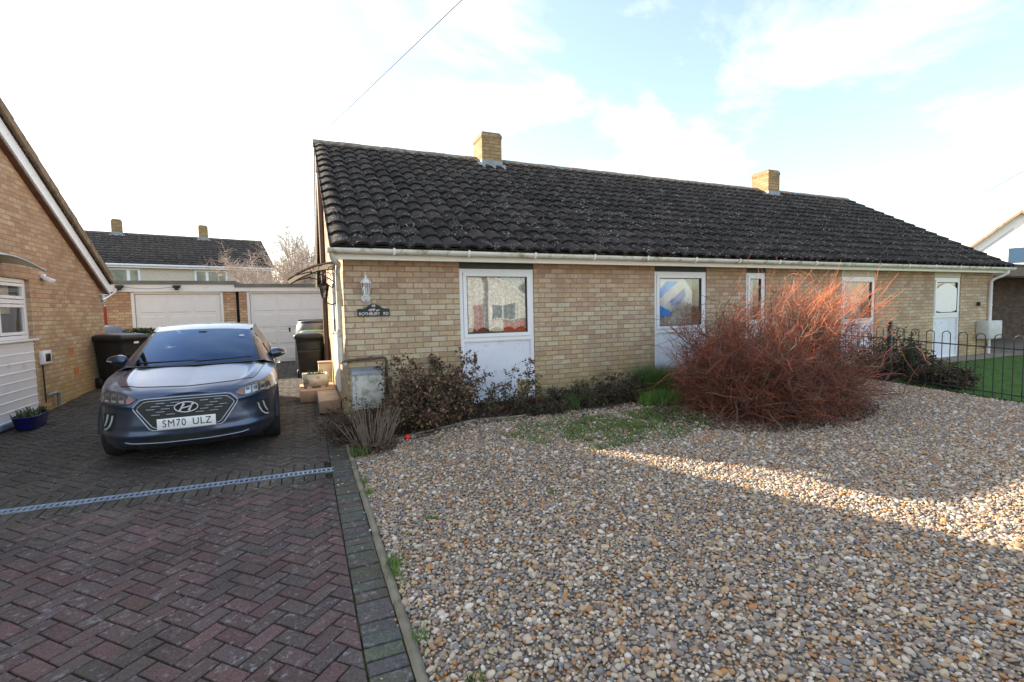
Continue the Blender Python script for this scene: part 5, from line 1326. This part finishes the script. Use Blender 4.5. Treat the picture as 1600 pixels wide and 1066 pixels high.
def skin(t, v):
    x, y = cr(cols_, t); zt = cr(ztop_, t); zb = .205
    dx = cr(cols_, t + .05); dn = Vector((dx[1] - y, -(dx[0] - x), 0)) if t < 15 else Vector((0, 1, 0))
    if t < .06: dn = Vector((0, -1, 0))
    if dn.length < 1e-6: dn = Vector((0, -1, 0))
    dn.normalize()
    if x > .75:
        for wy in WY:
            if abs(y - wy) < AR: zb = max(zb, .32 + math.sqrt(AR * AR - (y - wy) ** 2))
    z = zb + (zt - zb) * v
    u = (z - .205) / (zt - .205)
    front = 1 if t < 4.5 else max(0, 1 - (t - 4.5) / 2)
    # section profile: tucked chin, full bumper, soft shoulder
    pf = [(0, -.07), (.10, -.018), (.25, 0.), (.45, .004), (.62, -.004), (.80, -.012), (.93, -.026), (1, -.050)]
    ps = [(0, -.05), (.12, -.012), (.3, -.018), (.5, -.006), (.68, .0), (.82, .0), (.93, -.012), (1, -.035)]
    o = interp(u, pf) * front + interp(u, ps) * (1 - front)
    # carve cheeks either side of the grille
    if t < 6 and front > 0:
        o -= .020 * math.exp(-((x - .62) / .12) ** 2) * math.exp(-((z - .52) / .11) ** 2)
        o += .012 * math.exp(-((z - .66 - (x - .45) * .12) / .018) ** 2) * sstep((x - .4) / .12)
        o += .014 * math.exp(-((z - .355) / .03) ** 2) * sstep((x - .1) / .3)
    p = Vector((x, y, z)) + dn * o
    p.x = max(p.x, 0) if t > .01 else 0.
    return p
def curve_ts():
    ts = [i * .05 for i in range(0, 121)]            # 0..6
    ts += [6 + i * .04 for i in range(1, 226)]
    return [t for t in ts if t <= 15]
TS = curve_ts()
body = MB(); NV = 34
for sg_ in (1, -1):
    rows = [[(lambda p: (p.x * sg_, p.y, p.z))(skin(t, k / NV)) for k in range(NV + 1)] for t in TS]
    body.grid(rows, flip=(sg_ == -1))
# bonnet + wings as one crowned surface
ZC = [(0, .752), (.05, .782), (.14, .812), (.25, .836), (.5, .884), (.75, .930), (1.0, .978)]
bon = MB(); NTt = 40
def hood(t, s):
    e = skin(t, 1.); yc = e.y * .8 if e.y < 1.25 else 1.0
    zc = interp(yc, ZC); y = yc + (e.y - yc) * s ** 1.6
    z = zc + (e.z - zc) * s ** 2.4 + .016 * math.exp(-((s - .74) / .055) ** 2) * sstep((e.y - .12) / .4) + .012 * math.sin(math.pi * s) * sstep(e.y / .3)
    return Vector((e.x * s, y, z))
tmax = 7.35
hts = [i * .06 for i in range(1, int(tmax / .06) + 1)]
for sg_ in (1, -1):
    rows = [[(lambda p: (p.x * sg_, p.y, p.z))(hood(t, k / NTt)) for k in range(NTt + 1)] for t in hts]
    bon.grid(rows, flip=(sg_ == -1))
body_o = body.build('body', M['paint'], car); bon_o = bon.build('bonnet', M['paint'], car)
def merge(o):
    bm = bmesh.new(); bm.from_mesh(o.data); bmesh.ops.remove_doubles(bm, verts=bm.verts, dist=.0004); bmesh.ops.recalc_face_normals(bm, faces=bm.faces); bm.to_mesh(o.data); bm.free()
merge(body_o); merge(bon_o)
# windscreen / roof / glasshouse
def wsb(x): return Vector((x, 1.0 + .215 * (x / .71) ** 2, .992 - .004 * (x / .71) ** 2))
def wst(x): return Vector((x, 1.90 + .10 * (x / .575) ** 2, 1.397 - .030 * (x / .575) ** 2))
def patch(fa, fb, n, m, bulge=0., bdir=Vector((0, -.4, 1))):
    rows = []
    for j in range(m + 1):
        v = j / m; rows.append([(lambda p: p + bdir * bulge * 4 * v * (1 - v))(fa(i / n).lerp(fb(i / n), v)) for i in range(n + 1)])
    return rows
g = MB(); g.grid(patch(lambda u: wsb(-.69 + 1.38 * u), lambda u: wst(-.56 + 1.12 * u), 24, 14, .022)); ws = g.build('windscreen', M['car_glass'], car)
g = MB(); ST = [(1.90, 1.397, .575, .030), (2.1, 1.432, .585, .036), (2.4, 1.462, .595, .04), (2.9, 1.468, .60, .045), (3.4, 1.435, .585, .045), (3.9, 1.34, .55, .04), (4.3, 1.19, .52, .03)]
def roofp(k, u):
    y, z, hx, dz = cr([tuple(s) for s in ST], k); a = 2 * u - 1
    yy = y + (.10 * a * a if k < 1 else .10 * a * a * max(0, 1 - (k - 1)))
    return Vector((hx * a, yy, z - dz * abs(a) ** 2.2))
g.grid([[roofp(k * .25, i / 24) for i in range(25)] for k in range(25)]); rf_ = g.build('roof', M['paint'], car)
for sg_ in (1, -1):
    def fl_(v, s=sg_): return Vector((v.x * s, v.y, v.z))
    rail = lambda u: Vector((.575 + .02 * math.sin(math.pi * u), 2.0 + 2.3 * u, interp(2.0 + 2.3 * u, [(2.0, 1.367), (2.4, 1.420), (2.9, 1.424), (3.4, 1.39), (3.9, 1.30), (4.3, 1.16)])))
    belt = lambda u: Vector((.862 - .05 * u, 1.30 + 2.95 * u, .915 + .10 * u))
    g = MB(); g.grid([[fl_(a.lerp(b, j / 8) + Vector((.03, 0, .0)) * math.sin(math.pi * j / 8)) for j in range(9)] for a, b in [(belt(.02 + .96 * i / 30) + Vector((-.012, 0, .01)), rail(.03 + .94 * i / 30) + Vector((.014, 0, -.015))) for i in range(31)]])
    g.build('side_window', M['black_gloss'], car)
    # pillar between windscreen and side glass
    g = MB(); A = [wsb(.69), wst(.56)]; Bq = [belt(.02) + Vector((-.0, .0, .0)), rail(.03)]
    g.grid([[fl_(A[0].lerp(A[1], j / 10) + Vector((0, -.4, 1)) * .022 * 4 * (j / 10) * (1 - j / 10) * 1 + (Bq[0].lerp(Bq[1], j / 10) - A[0].lerp(A[1], j / 10)) * (i / 4) + Vector((.018, -.004, 0)) * math.sin(math.pi * i / 4)) for j in range(11)] for i in range(5)])
    g.build('pillar', M['paint'], car)
    g = MB(); g.tube([fl_(rail(i / 20) + Vector((.008, 0, -.004))) for i in range(21)], .018, 8); g.build('roof_rail', M['paint'], car)
    g = MB(); g.tube([fl_(belt(i / 20) + Vector((.004, 0, .004))) for i in range(21)], .008, 6); g.build('belt_trim', M['chrome'], car)
    g = MB(); g.grid([[fl_(skin(7.2 + (13.5 - 7.2) * i / 60, 1.).lerp(belt(min(1, max(0, (skin(7.2 + (13.5 - 7.2) * i / 60, 1.).y - 1.30) / 2.95))), j / 3)) for j in range(4)] for i in range(61)]); g.build('shoulder', M['paint'], car)
    # black screen surround
    g = MB(); g.grid([[fl_(wsb(.69 + .008).lerp(wst(.56 + .006), j / 12) + Vector((0, -.4, 1)) * (.022 * 4 * (j / 12) * (1 - j / 12) + .003) + Vector((-.075 * (1 - j / 16), -.028 * (1 - j / 12), 0)) * i) for j in range(13)] for i in range(2)]); g.build('screen_edge', M['black_gloss'], car)
    for o_ in car.children[-6:]: merge(o_)
g = MB(); rows = [[roofp(6, i / 24) for i in range(25)], [Vector((.62 * (2 * i / 24 - 1), 4.44, 1.05)) for i in range(25)], [Vector((.72 * (2 * i / 24 - 1), 4.40, 1.0)) for i in range(25)]]; g.grid(rows); g.build('rear_panel', M['black_gloss'], car)
# cowl, wipers
g = MB(); g.grid([[wsb(-.76 + 1.52 * i / 30) + Vector((0, -.045 + .09 * j, -.012 + .012 * j)) + Vector((0, 0, .004)) for i in range(31)] for j in range(2)]); g.build('cowl', M['black_trim'], car)
dg_bodies = None
def bvh_of(*obs):
    vs, fs = [], []
    for o_ in obs:
        n0 = len(vs); vs += [v.co.copy() for v in o_.data.vertices]; fs += [[i + n0 for i in p.vertices] for p in o_.data.polygons]
    return BVHTree.FromPolygons(vs, fs)
TB = bvh_of(body_o, bon_o)
WB = bvh_of(ws)
def pf_(x, z, off=0.):
    h = TB.ray_cast(Vector((x, -1, z)), Vector((0, 1, 0)), 3)
    if h[0] is None: h = TB.find_nearest(Vector((x, .2, z)))
    n = h[1]; n = -n if n.y > 0 else n
    return h[0] + n * off
def pt_(x, y, off=0., tr=None):
    h = (tr or TB).ray_cast(Vector((x, y, 3)), Vector((0, 0, -1)), 4)
    if h[0] is None: h = (tr or TB).find_nearest(Vector((x, y, .9)))
    n = h[1]; n = -n if n.z < 0 else n
    return h[0] + n * off
def decal(name, poly, off, mat, cuts=7, parent=None, thick=0.):
    bm = bmesh.new(); f = bm.faces.new([bm.verts.new((x, 0, z)) for x, z in poly]); bmesh.ops.triangulate(bm, faces=bm.faces[:])
    bmesh.ops.subdivide_edges(bm, edges=bm.edges[:], cuts=cuts, use_grid_fill=True)
    for v in bm.verts: v.co = pf_(v.co.x, v.co.z, off)
    bmesh.ops.recalc_face_normals(bm, faces=bm.faces)
    if thick:
        bmesh.ops.solidify(bm, geom=bm.faces[:], thickness=thick)
    mb = MB(); mb.bm(bm, 0, None, True); return mb.build(name, mat, parent or car)
def outline(poly, n=10, closed=True):
    out = []
    for i in range(len(poly) if closed else len(poly) - 1):
        a, b = poly[i], poly[(i + 1) % len(poly)]
        out += [(a[0] + (b[0] - a[0]) * k / n, a[1] + (b[1] - a[1]) * k / n) for k in range(n)]
    if not closed: out.append(poly[-1])
    return out
def trim(name, poly, off, r, mat, closed=True, parent=None, sides=6):
    mb = MB(); pts = [pf_(x, z, off) for x, z in outline(poly, 10, closed)]; mb.tube(pts, r, sides, closed=closed); return mb.build(name, mat, parent or car)
GP = [(-.472, .648), (-.455, .672), (-.405, .722), (-.36, .732), (0, .737), (.36, .732), (.405, .722), (.455, .672), (.472, .648), (.462, .625), (.335, .43), (.30, .408), (-.30, .408), (-.335, .43), (-.462, .625)]
grille = decal('grille', GP, .004, M['black_trim'], 7)
trim('grille_surround', GP, .006, .0075, M['satin'], True, grille)
def shrink(P, k, dz=.0, c=(0, .57)): return [(c[0] + (x - c[0]) * k, c[1] + (z - c[1]) * (k - dz)) for x, z in P]
trim('inner_surround', shrink(GP, .925, .07), .008, .0055, M['satin'], True, grille)
def inpoly(x, z, P):
    c = False
    for i in range(len(P)):
        a, b = P[i], P[i - 1]
        if (a[1] > z) != (b[1] > z) and x < (b[0] - a[0]) * (z - a[1]) / (b[1] - a[1]) + a[0]: c = not c
    return c
IN = shrink(GP, .86, .13)
mb = MB(); mb2 = MB(); r_ = 0; z = .452
while z < .71:
    x = -.48 + (r_ % 3) * .043
    while x < .48:
        xm = x + .035
        if inpoly(x - .01, z, IN) and inpoly(x + .08, z, IN) and not (abs(xm) < .30 and z < .548) and (xm / .145) ** 2 + ((z - .63) / .07) ** 2 > 1:
            P = [pf_(x + .075 * k / 3, z, .011) for k in range(4)]; (mb if xm < 0 else mb2).tube(P, .0046, 5)
        x += .129
    z += .029; r_ += 1
mb.build('slats', M['satin'], grille); mb2.build('slats', M['satin'], grille)
# emblem: oval ring with a slanted H
emb = MB(); ec = (.0, .632)
c0 = pf_(*ec, .02); emb.tube([(.104 * math.cos(a) + ec[0], c0.y - .004, ec[1] + .053 * math.sin(a)) for a in [6.2832 * k / 40 for k in range(40)]], .006, 8, closed=True)
def strip(P, w_, y_):
    pts = [Vector((x, y_, z)) for x, z in P]; L_, R_ = [], []
    for i, p in enumerate(pts):
        d = (pts[min(i + 1, len(pts) - 1)] - pts[max(i - 1, 0)]).normalized(); n = Vector((-d.z, 0, d.x)); L_.append(p + n * w_[i]); R_.append(p - n * w_[i])
    k = len(pts); emb.add(L_ + R_[::-1] + [v + Vector((0, .01, 0)) for v in L_ + R_[::-1]], [tuple(range(2 * k))] + [(i, (i + 1) % (2 * k), (i + 1) % (2 * k) + 2 * k, i + 2 * k) for i in range(2 * k)])
yE = c0.y - .010
strip([(-.062, .594), (-.052, .610), (-.036, .640), (-.018, .672)], [.012, .008, .008, .012], yE)
strip([(.020, .592), (.036, .622), (.050, .652), (.064, .668)], [.012, .008, .008, .012], yE)
strip([(-.045, .620), (-.02, .628), (.02, .636), (.047, .645)], [.004, .006, .006, .004], yE)
emb.build('emblem', plain('bright emblem', (.62, .64, .68), .25, .3), grille)
mb = MB(); mb.add([(ec[0] + .100 * math.cos(a), c0.y + .004, ec[1] + .05 * math.sin(a)) for a in [6.2832 * k / 40 for k in range(40)]], [tuple(range(40))]); mb.build('emblem_back', M['black_gloss'], grille)
# number plate
yp = pf_(0, .47).y - .022
mb = MB(); mb.cbox(-.262, .262, yp, yp + .008, .415, .529, .003); mb.box(-.2, .2, yp + .0081, yp + .05, .43, .51); npl = mb.build('number_plate', M['plate'], car)
text_mesh('plate_lettering', 'SM70', .106, Matrix.Translation((-.112, yp - .0015, .472)) @ Matrix.Rotation(R(90), 4, 'X'), M['text_black'], npl, .0006, sx=.80, fat=0., sp=1.15)
text_mesh('plate_lettering', 'ULZ', .106, Matrix.Translation((.135, yp - .0015, .472)) @ Matrix.Rotation(R(90), 4, 'X'), M['text_black'], npl, .0006, sx=.86, fat=0., sp=1.08)
# lower intake and chrome lip
low = decal('lower_intake', [(-.44, .308), (-.40, .330), (-.28, .346), (.28, .346), (.40, .330), (.44, .308), (.30, .285), (-.30, .285)], .003, M['black_trim'], 7)
trim('chrome_lip', [(-.56, .292), (-.50, .279), (-.2, .270), (.2, .270), (.50, .279), (.56, .292)], .003, .0055, M['satin'], False, low)
decal('chin_trim', [(-.62, .225), (-.5, .262), (.5, .262), (.62, .225), (.5, .212), (-.5, .212)], .003, M['black_trim'], 5, low)
for s in (-1, 1):
    pk = decal('air_curtain', [(s * x, z) for x, z in ((.625, .598), (.70, .600), (.775, .585), (.772, .46), (.745, .405), (.69, .405), (.655, .47))], .002, M['black_trim'], 6)
    trim('running_light', [(s * x, z) for x, z in ((.662, .572), (.675, .515), (.698, .462), (.735, .425), (.758, .42))], .010, .0085, M['drl'], False, pk)
    trim('running_light', [(s * x, z) for x, z in ((.712, .580), (.722, .53), (.738, .485), (.75, .462))], .010, .0085, M['drl'], False, pk)
    LP = [(.432, .738), (.50, .775), (.585, .803), (.66, .815), (.725, .812), (.775, .790), (.802, .74), (.806, .700), (.74, .700), (.65, .694), (.56, .683), (.51, .685), (.47, .708)]
    hl = decal('headlight', [(s * x, z) for x, z in LP], .004, M['lens'], 8)
    trim('lamp_seal', [(s * x, z) for x, z in LP], .004, .003, M['black_gloss'], True, hl)
    for P, m_ in (([(.455, .728), (.49, .748), (.53, .755), (.525, .700), (.50, .697)], 'amber'), ([(.545, .762), (.60, .782), (.598, .705), (.545, .697)], 'alloy'), ([(.615, .785), (.67, .795), (.672, .712), (.615, .707)], 'alloy'), ([(.69, .796), (.74, .790), (.752, .718), (.69, .714)], 'alloy')):
        decal('lamp_cell', [(s * x, z) for x, z in P], .0065, M[m_], 3, hl)
        if m_ == 'alloy':
            cx_ = sum(p[0] for p in P) / 4; decal('lamp_eye', [(s * (cx_ - .017), .735), (s * (cx_ + .017), .738), (s * (cx_ + .017), .768), (s * (cx_ - .017), .765)], .009, M['lens'], 2, hl)
            decal('lamp_bar', [(s * (cx_ - .022), .714), (s * (cx_ + .022), .717), (s * (cx_ + .022), .725), (s * (cx_ - .022), .722)], .009, M['drl'], 2, hl)
# bonnet shut line
pts = [pt_(x, .20 - .0 * x + .10 * (abs(x) / .5) ** 2.5, .001) for x in [-.62 + 1.24 * i / 60 for i in range(61)]]
mb = MB(); mb.tube(pts, .0045, 5)
for s in (-1, 1): mb.tube([pt_(s * (.62 + .135 * (i / 30) ** .6), .38 + .84 * i / 30 - .0, .0005) for i in range(31)], .004, 5); mb.tube([pt_(s * .62, .20 + .171 + .0 * i, .001) if i == 0 else pt_(s * .62, .38, .001) for i in range(2)], .0045, 5)
mb.build('bonnet_gap', M['black_trim'], car)
for x0, x1 in ((-.62, -.02), (-.02, .60)):
    mb = MB(); mb.tube([wsb(x0 + (x1 - x0) * k / 12) + Vector((0, .05 + .03 * (k / 12), .032 + .012 * k / 12)) for k in range(13)], .009, 6); mb.build('wiper', M['black_trim'], car)
# mirrors
for s in (-1, 1):
    mb = MB(); rows = []
    for i in range(13):
        a = math.pi * i / 12; rw = []
        for j in range(17):
            b = 6.2832 * j / 16; u = -math.cos(a); r_ = math.sin(a) ** .6
            rw.append((s * (.915 + .108 * u), 1.60 + .085 * r_ * math.cos(b) + .04 * u, 1.038 + (.068 - .020 * u) * r_ * math.sin(b) + .006 * u))
        rows.append(rw)
    mb.grid(rows, flip=(s == 1)); mr = mb.build('door_mirror', M['paint'], car); merge(mr)
    mb = MB(); mb.tube([(s * .80, 1.50, .955), (s * .86, 1.56, .985), (s * .90, 1.60, .995)], [.03, .028, .026], 8); mb.build('mirror_arm', M['black_gloss'], mr)
    mb = MB(); mb.tube([(s * .96, 1.53, 1.03), (s * 1.01, 1.57, 1.035), (s * 1.02, 1.60, 1.036)], .007, 6); mb.build('indicator', M['drl'], mr)
# doors: shut lines, handles, sills
def ps_(s, y, z, off=0.):
    h = TB.ray_cast(Vector((s * 2, y, z)), Vector((-s, 0, 0)), 3)
    if h[0] is None: return Vector((s * .9, y, z))
    return h[0] + Vector((s * off, 0, 0))
for s in (-1, 1):
    for ys in ((1.42, 1.30), (2.52, 2.50), (3.40, 3.62)):
        mb = MB(); mb.tube([ps_(s, ys[0] + (ys[1] - ys[0]) * k / 20, .30 + .62 * k / 20, .0005) for k in range(21)], .004, 4); mb.build('door_gap', M['black_trim'], car)
    for y_ in (2.30, 3.28):
        mb = MB(); q = ps_(s, y_, .83, 0); mb.tube([q + Vector((s * .002, -.09, 0)), q + Vector((s * .035, -.07, 0)), q + Vector((s * .038, .07, 0)), q + Vector((s * .002, .09, 0))], .012, 8); mb.build('door_handle', M['chrome'], car)
    for wy in WY:
        wh = MB(); T = Matrix.Translation((s * .79, wy, .318)) @ Matrix.Rotation(R(90) * s, 4, 'Y')
        wh.lathe([(.20, -.09), (.27, -.10), (.305, -.095), (.318, -.07), (.318, .07), (.305, .098), (.27, .103), (.215, .09), (.21, .06)], 40, 0, T); wo_ = wh.build('tyre', M['rubber'], car)
        al = MB(); al.lathe([(.212, -.08), (.212, .085), (.20, .088), (.195, .05)], 40, 0, T)
        for k in range(5):
            a = k * 1.2566; M5 = T @ Matrix.Rotation(a, 4, 'Z'); al.prism([(.03, -.035), (.2, -.022), (.2, .022), (.03, .035)], .055, .082, lambda p, q, t, M5=M5: M5 @ Vector((p, q, t)))
        al.lathe([(.001, .05), (.05, .05), (.05, .088), (.001, .09)], 16, 0, T); al.lathe([(.001, .02), (.15, .02), (.15, .03)], 30, 0, T); al.build('rim', M['alloy'], wo_)
        ac = MB(); ac.tube([(s * (.885 - .0), wy + (AR - .0) * math.cos(a), .32 + (AR) * math.sin(a)) for a in [math.pi * k / 24 for k in range(25)]], .012, 6); ac.build('arch_trim', M['black_trim'], car)
        li = MB(); li.grid([[(s * x, wy + .37 * math.cos(a), .32 + .37 * math.sin(a)) for a in [math.pi * k / 16 for k in range(17)]] for x in (.60, .88)]); li.build('wheel_liner', M['black_trim'], car)
ub = MB(); ub.box(-.62, .62, .35, 4.2, .17, .55); ub.box(-.78, .78, 1.35, 3.2, .165, .4); ub.box(-.5, .5, .2, .5, .19, .30); ub.build('underbody', M['black_trim'], car)
# interior seen through the glass
it = MB(); it.grid([[(x, y_, z) for x in (-.66, .66)] for y_, z in ((1.02, .96), (1.35, .985), (1.5, .97), (1.55, .6))]); ds = it.build('dashboard', plain('dark dashboard', (.03, .032, .035), .8), car)
for s in (-1, 1):
    it = MB(); it.cbox(s * .37 - .24, s * .37 + .24, 2.25, 2.40, .5, 1.12, .06); it.cbox(s * .37 - .12, s * .37 + .12, 2.30, 2.40, 1.14, 1.32, .04); it.tube([(s * .37, 2.35, 1.1), (s * .37, 2.35, 1.18)], .02, 6); it.build('seat', plain('dark seat', (.11, .11, .12), .9), car)
it = MB(); it.cbox(-.11, .11, 1.86, 1.88, 1.25, 1.31, .01); it.cbox(-.05, .05, 1.78, 1.86, 1.31, 1.37, .01); it.build('rear_view_mirror', M['black_trim'], car)
it = MB(); it.tube([(.37 + .18 * math.cos(a), 1.62 - .06 * math.sin(a), .95 + .17 * math.sin(a)) for a in [6.2832 * k / 30 for k in range(30)]], .015, 6, closed=True); it.build('steering_wheel', M['black_trim'], car)
it = MB(); it.grid([[(x, 4.2, z) for x in (-.6, .6)] for z in (.5, 1.1)]); it.grid([[(x, y_, .5) for x in (-.8, .8)] for y_ in (1.2, 4.2)]); it.build('cabin_lining', M['black_trim'], car)
st_ = MB(); q = wsb(.47).lerp(wst(.47), .72) + Vector((0, -.02, .03)); st_.add([q + Vector((a, b * .8, b * .42)) for a, b in ((-.03, -.015), (.03, -.015), (.03, .01), (-.03, .01))], [(0, 1, 2, 3)]); st_.build('screen_sticker', M['plate'], ws)


# ------------------------------------------------------------------ houses across the road, seen only as reflections
def opposite(label, loc, rz):
    t = thing('bungalow', label, 'house', loc, rz)
    W, D_, ez, az = 4.2, 10., 2.4, 4.7
    mb = MB(); mb.prism([(-W, -.3), (W, -.3), (W, ez), (0, az), (-W, ez)], 0, .2, lambda p, q, t_: (p, t_, q)); mb.box(-W, -W + .2, -D_, 0, -.3, ez); mb.box(W - .2, W, -D_, 0, -.3, ez); mb.prism([(-W, -.3), (W, -.3), (W, ez), (0, az), (-W, ez)], -D_ - .2, -D_, lambda p, q, t_: (p, t_, q)); mb.build('wall', plain('pale cream brickwork', (.66, .64, .58), .9, var=.12, scale=3.), t)
    k = (az - ez) / W; mb = MB()
    for s in (-1, 1): mb.prism([(s * (W + .3), ez - .3 * k), (0, az), (0, az + .14), (s * (W + .3), ez - .3 * k + .14)], -D_ - .4, .35, lambda p, q, t_: (p, t_, q))
    mb.build('roof', plain('brown roof tiles', (.12, .06, .045), .9, var=.3), t)
    mb = MB()
    for s in (-1, 1): mb.prism([(s * (W + .3), ez - .3 * k - .12), (0, az - .12), (0, az + .1), (s * (W + .3), ez - .3 * k + .1)], .351, .39, lambda p, q, t_: (p, t_, q))
    mb.build('bargeboard', M['upvc'], t)
    for x0, x1 in ((-3.2, -1.0), (1.0, 3.0)):
        mb = MB(); mb.box(x0, x0 + .08, .2, .26, .9, 2.1); mb.box(x1 - .08, x1, .2, .26, .9, 2.1); mb.box(x0 + .08, x1 - .08, .2, .259, .9, .98); mb.box(x0 + .08, x1 - .08, .2, .259, 2.02, 2.1); mb.box((x0 + x1) / 2 - .04, (x0 + x1) / 2 + .04, .2, .258, .98, 2.02)
        w_ = mb.build('window', M['upvc'], t); mb = MB(); mb.box(x0 + .08, x1 - .08, .205, .215, .98, 2.02); mb.build('pane', M['window_dark'], w_)
    mb = MB(); mb.box(-.45, .45, .2, .24, -.1, 2.05); mb.build('door', M['red_wood'], t)
opposite('brick bungalow across the road mirrored in the net curtained window', (10.5, -25, 0), 0.)
opposite('brick bungalow across the road mirrored in the blue and white window', (20., -26, 0), .1)
opposite('brick bungalow across the road mirrored in the car windscreen', (-3., -27, 0), -.08)
gw = thing('garden_wall', 'low red brick garden wall across the road mirrored in the net curtained window', 'wall', (9, -18.5, -.05))
RB = brick_mat('red brick', [(.42, .07, .04), (.36, .06, .035), (.46, .10, .05), (.38, .08, .05)], (.3, .2, .15), algae=False)
mb = MB(); mb.box(.9, 4.5, -.11, .11, 0, 1.05); mb.build('wall', RB, gw); mb = MB(); mb.box(.85, 4.55, -.14, .14, 1.05, 1.11); mb.build('coping', M['concrete'], gw)

# ------------------------------------------------------------------ groups for repeats
GR = {'wheelie_bin': 'wheelie bins on the two drives', 'garage': 'flat roofed garages at the end of the drive', 'floodlight': 'small security floodlights on walls',
      'bungalow': 'brick bungalows round the drive', 'door_canopy': 'curved canopies over side doors', 'low_shrub': 'low shrubs along the flower bed', 'brown_shrub': 'dead brown shrubs in the flower bed',
      'evergreen_shrub': 'dark shrubs by the iron fence', 'grass_clump': 'grass clumps in the flower bed', 'fallen_leaf': 'fallen leaves on the gravel', 'bow_top_fence': 'lengths of bow topped iron fence',
      'bare_tree': 'bare trees behind the garages', 'overhead_cable': 'overhead cables in the sky', 'meter_cabinet': 'meter cabinets on house walls'}
for o_ in list(COL.objects):
    if o_.parent is None and 'kind' not in o_:
        b_ = o_.name.split('.')[0]
        if b_ in GR: o_['group'] = GR[b_]
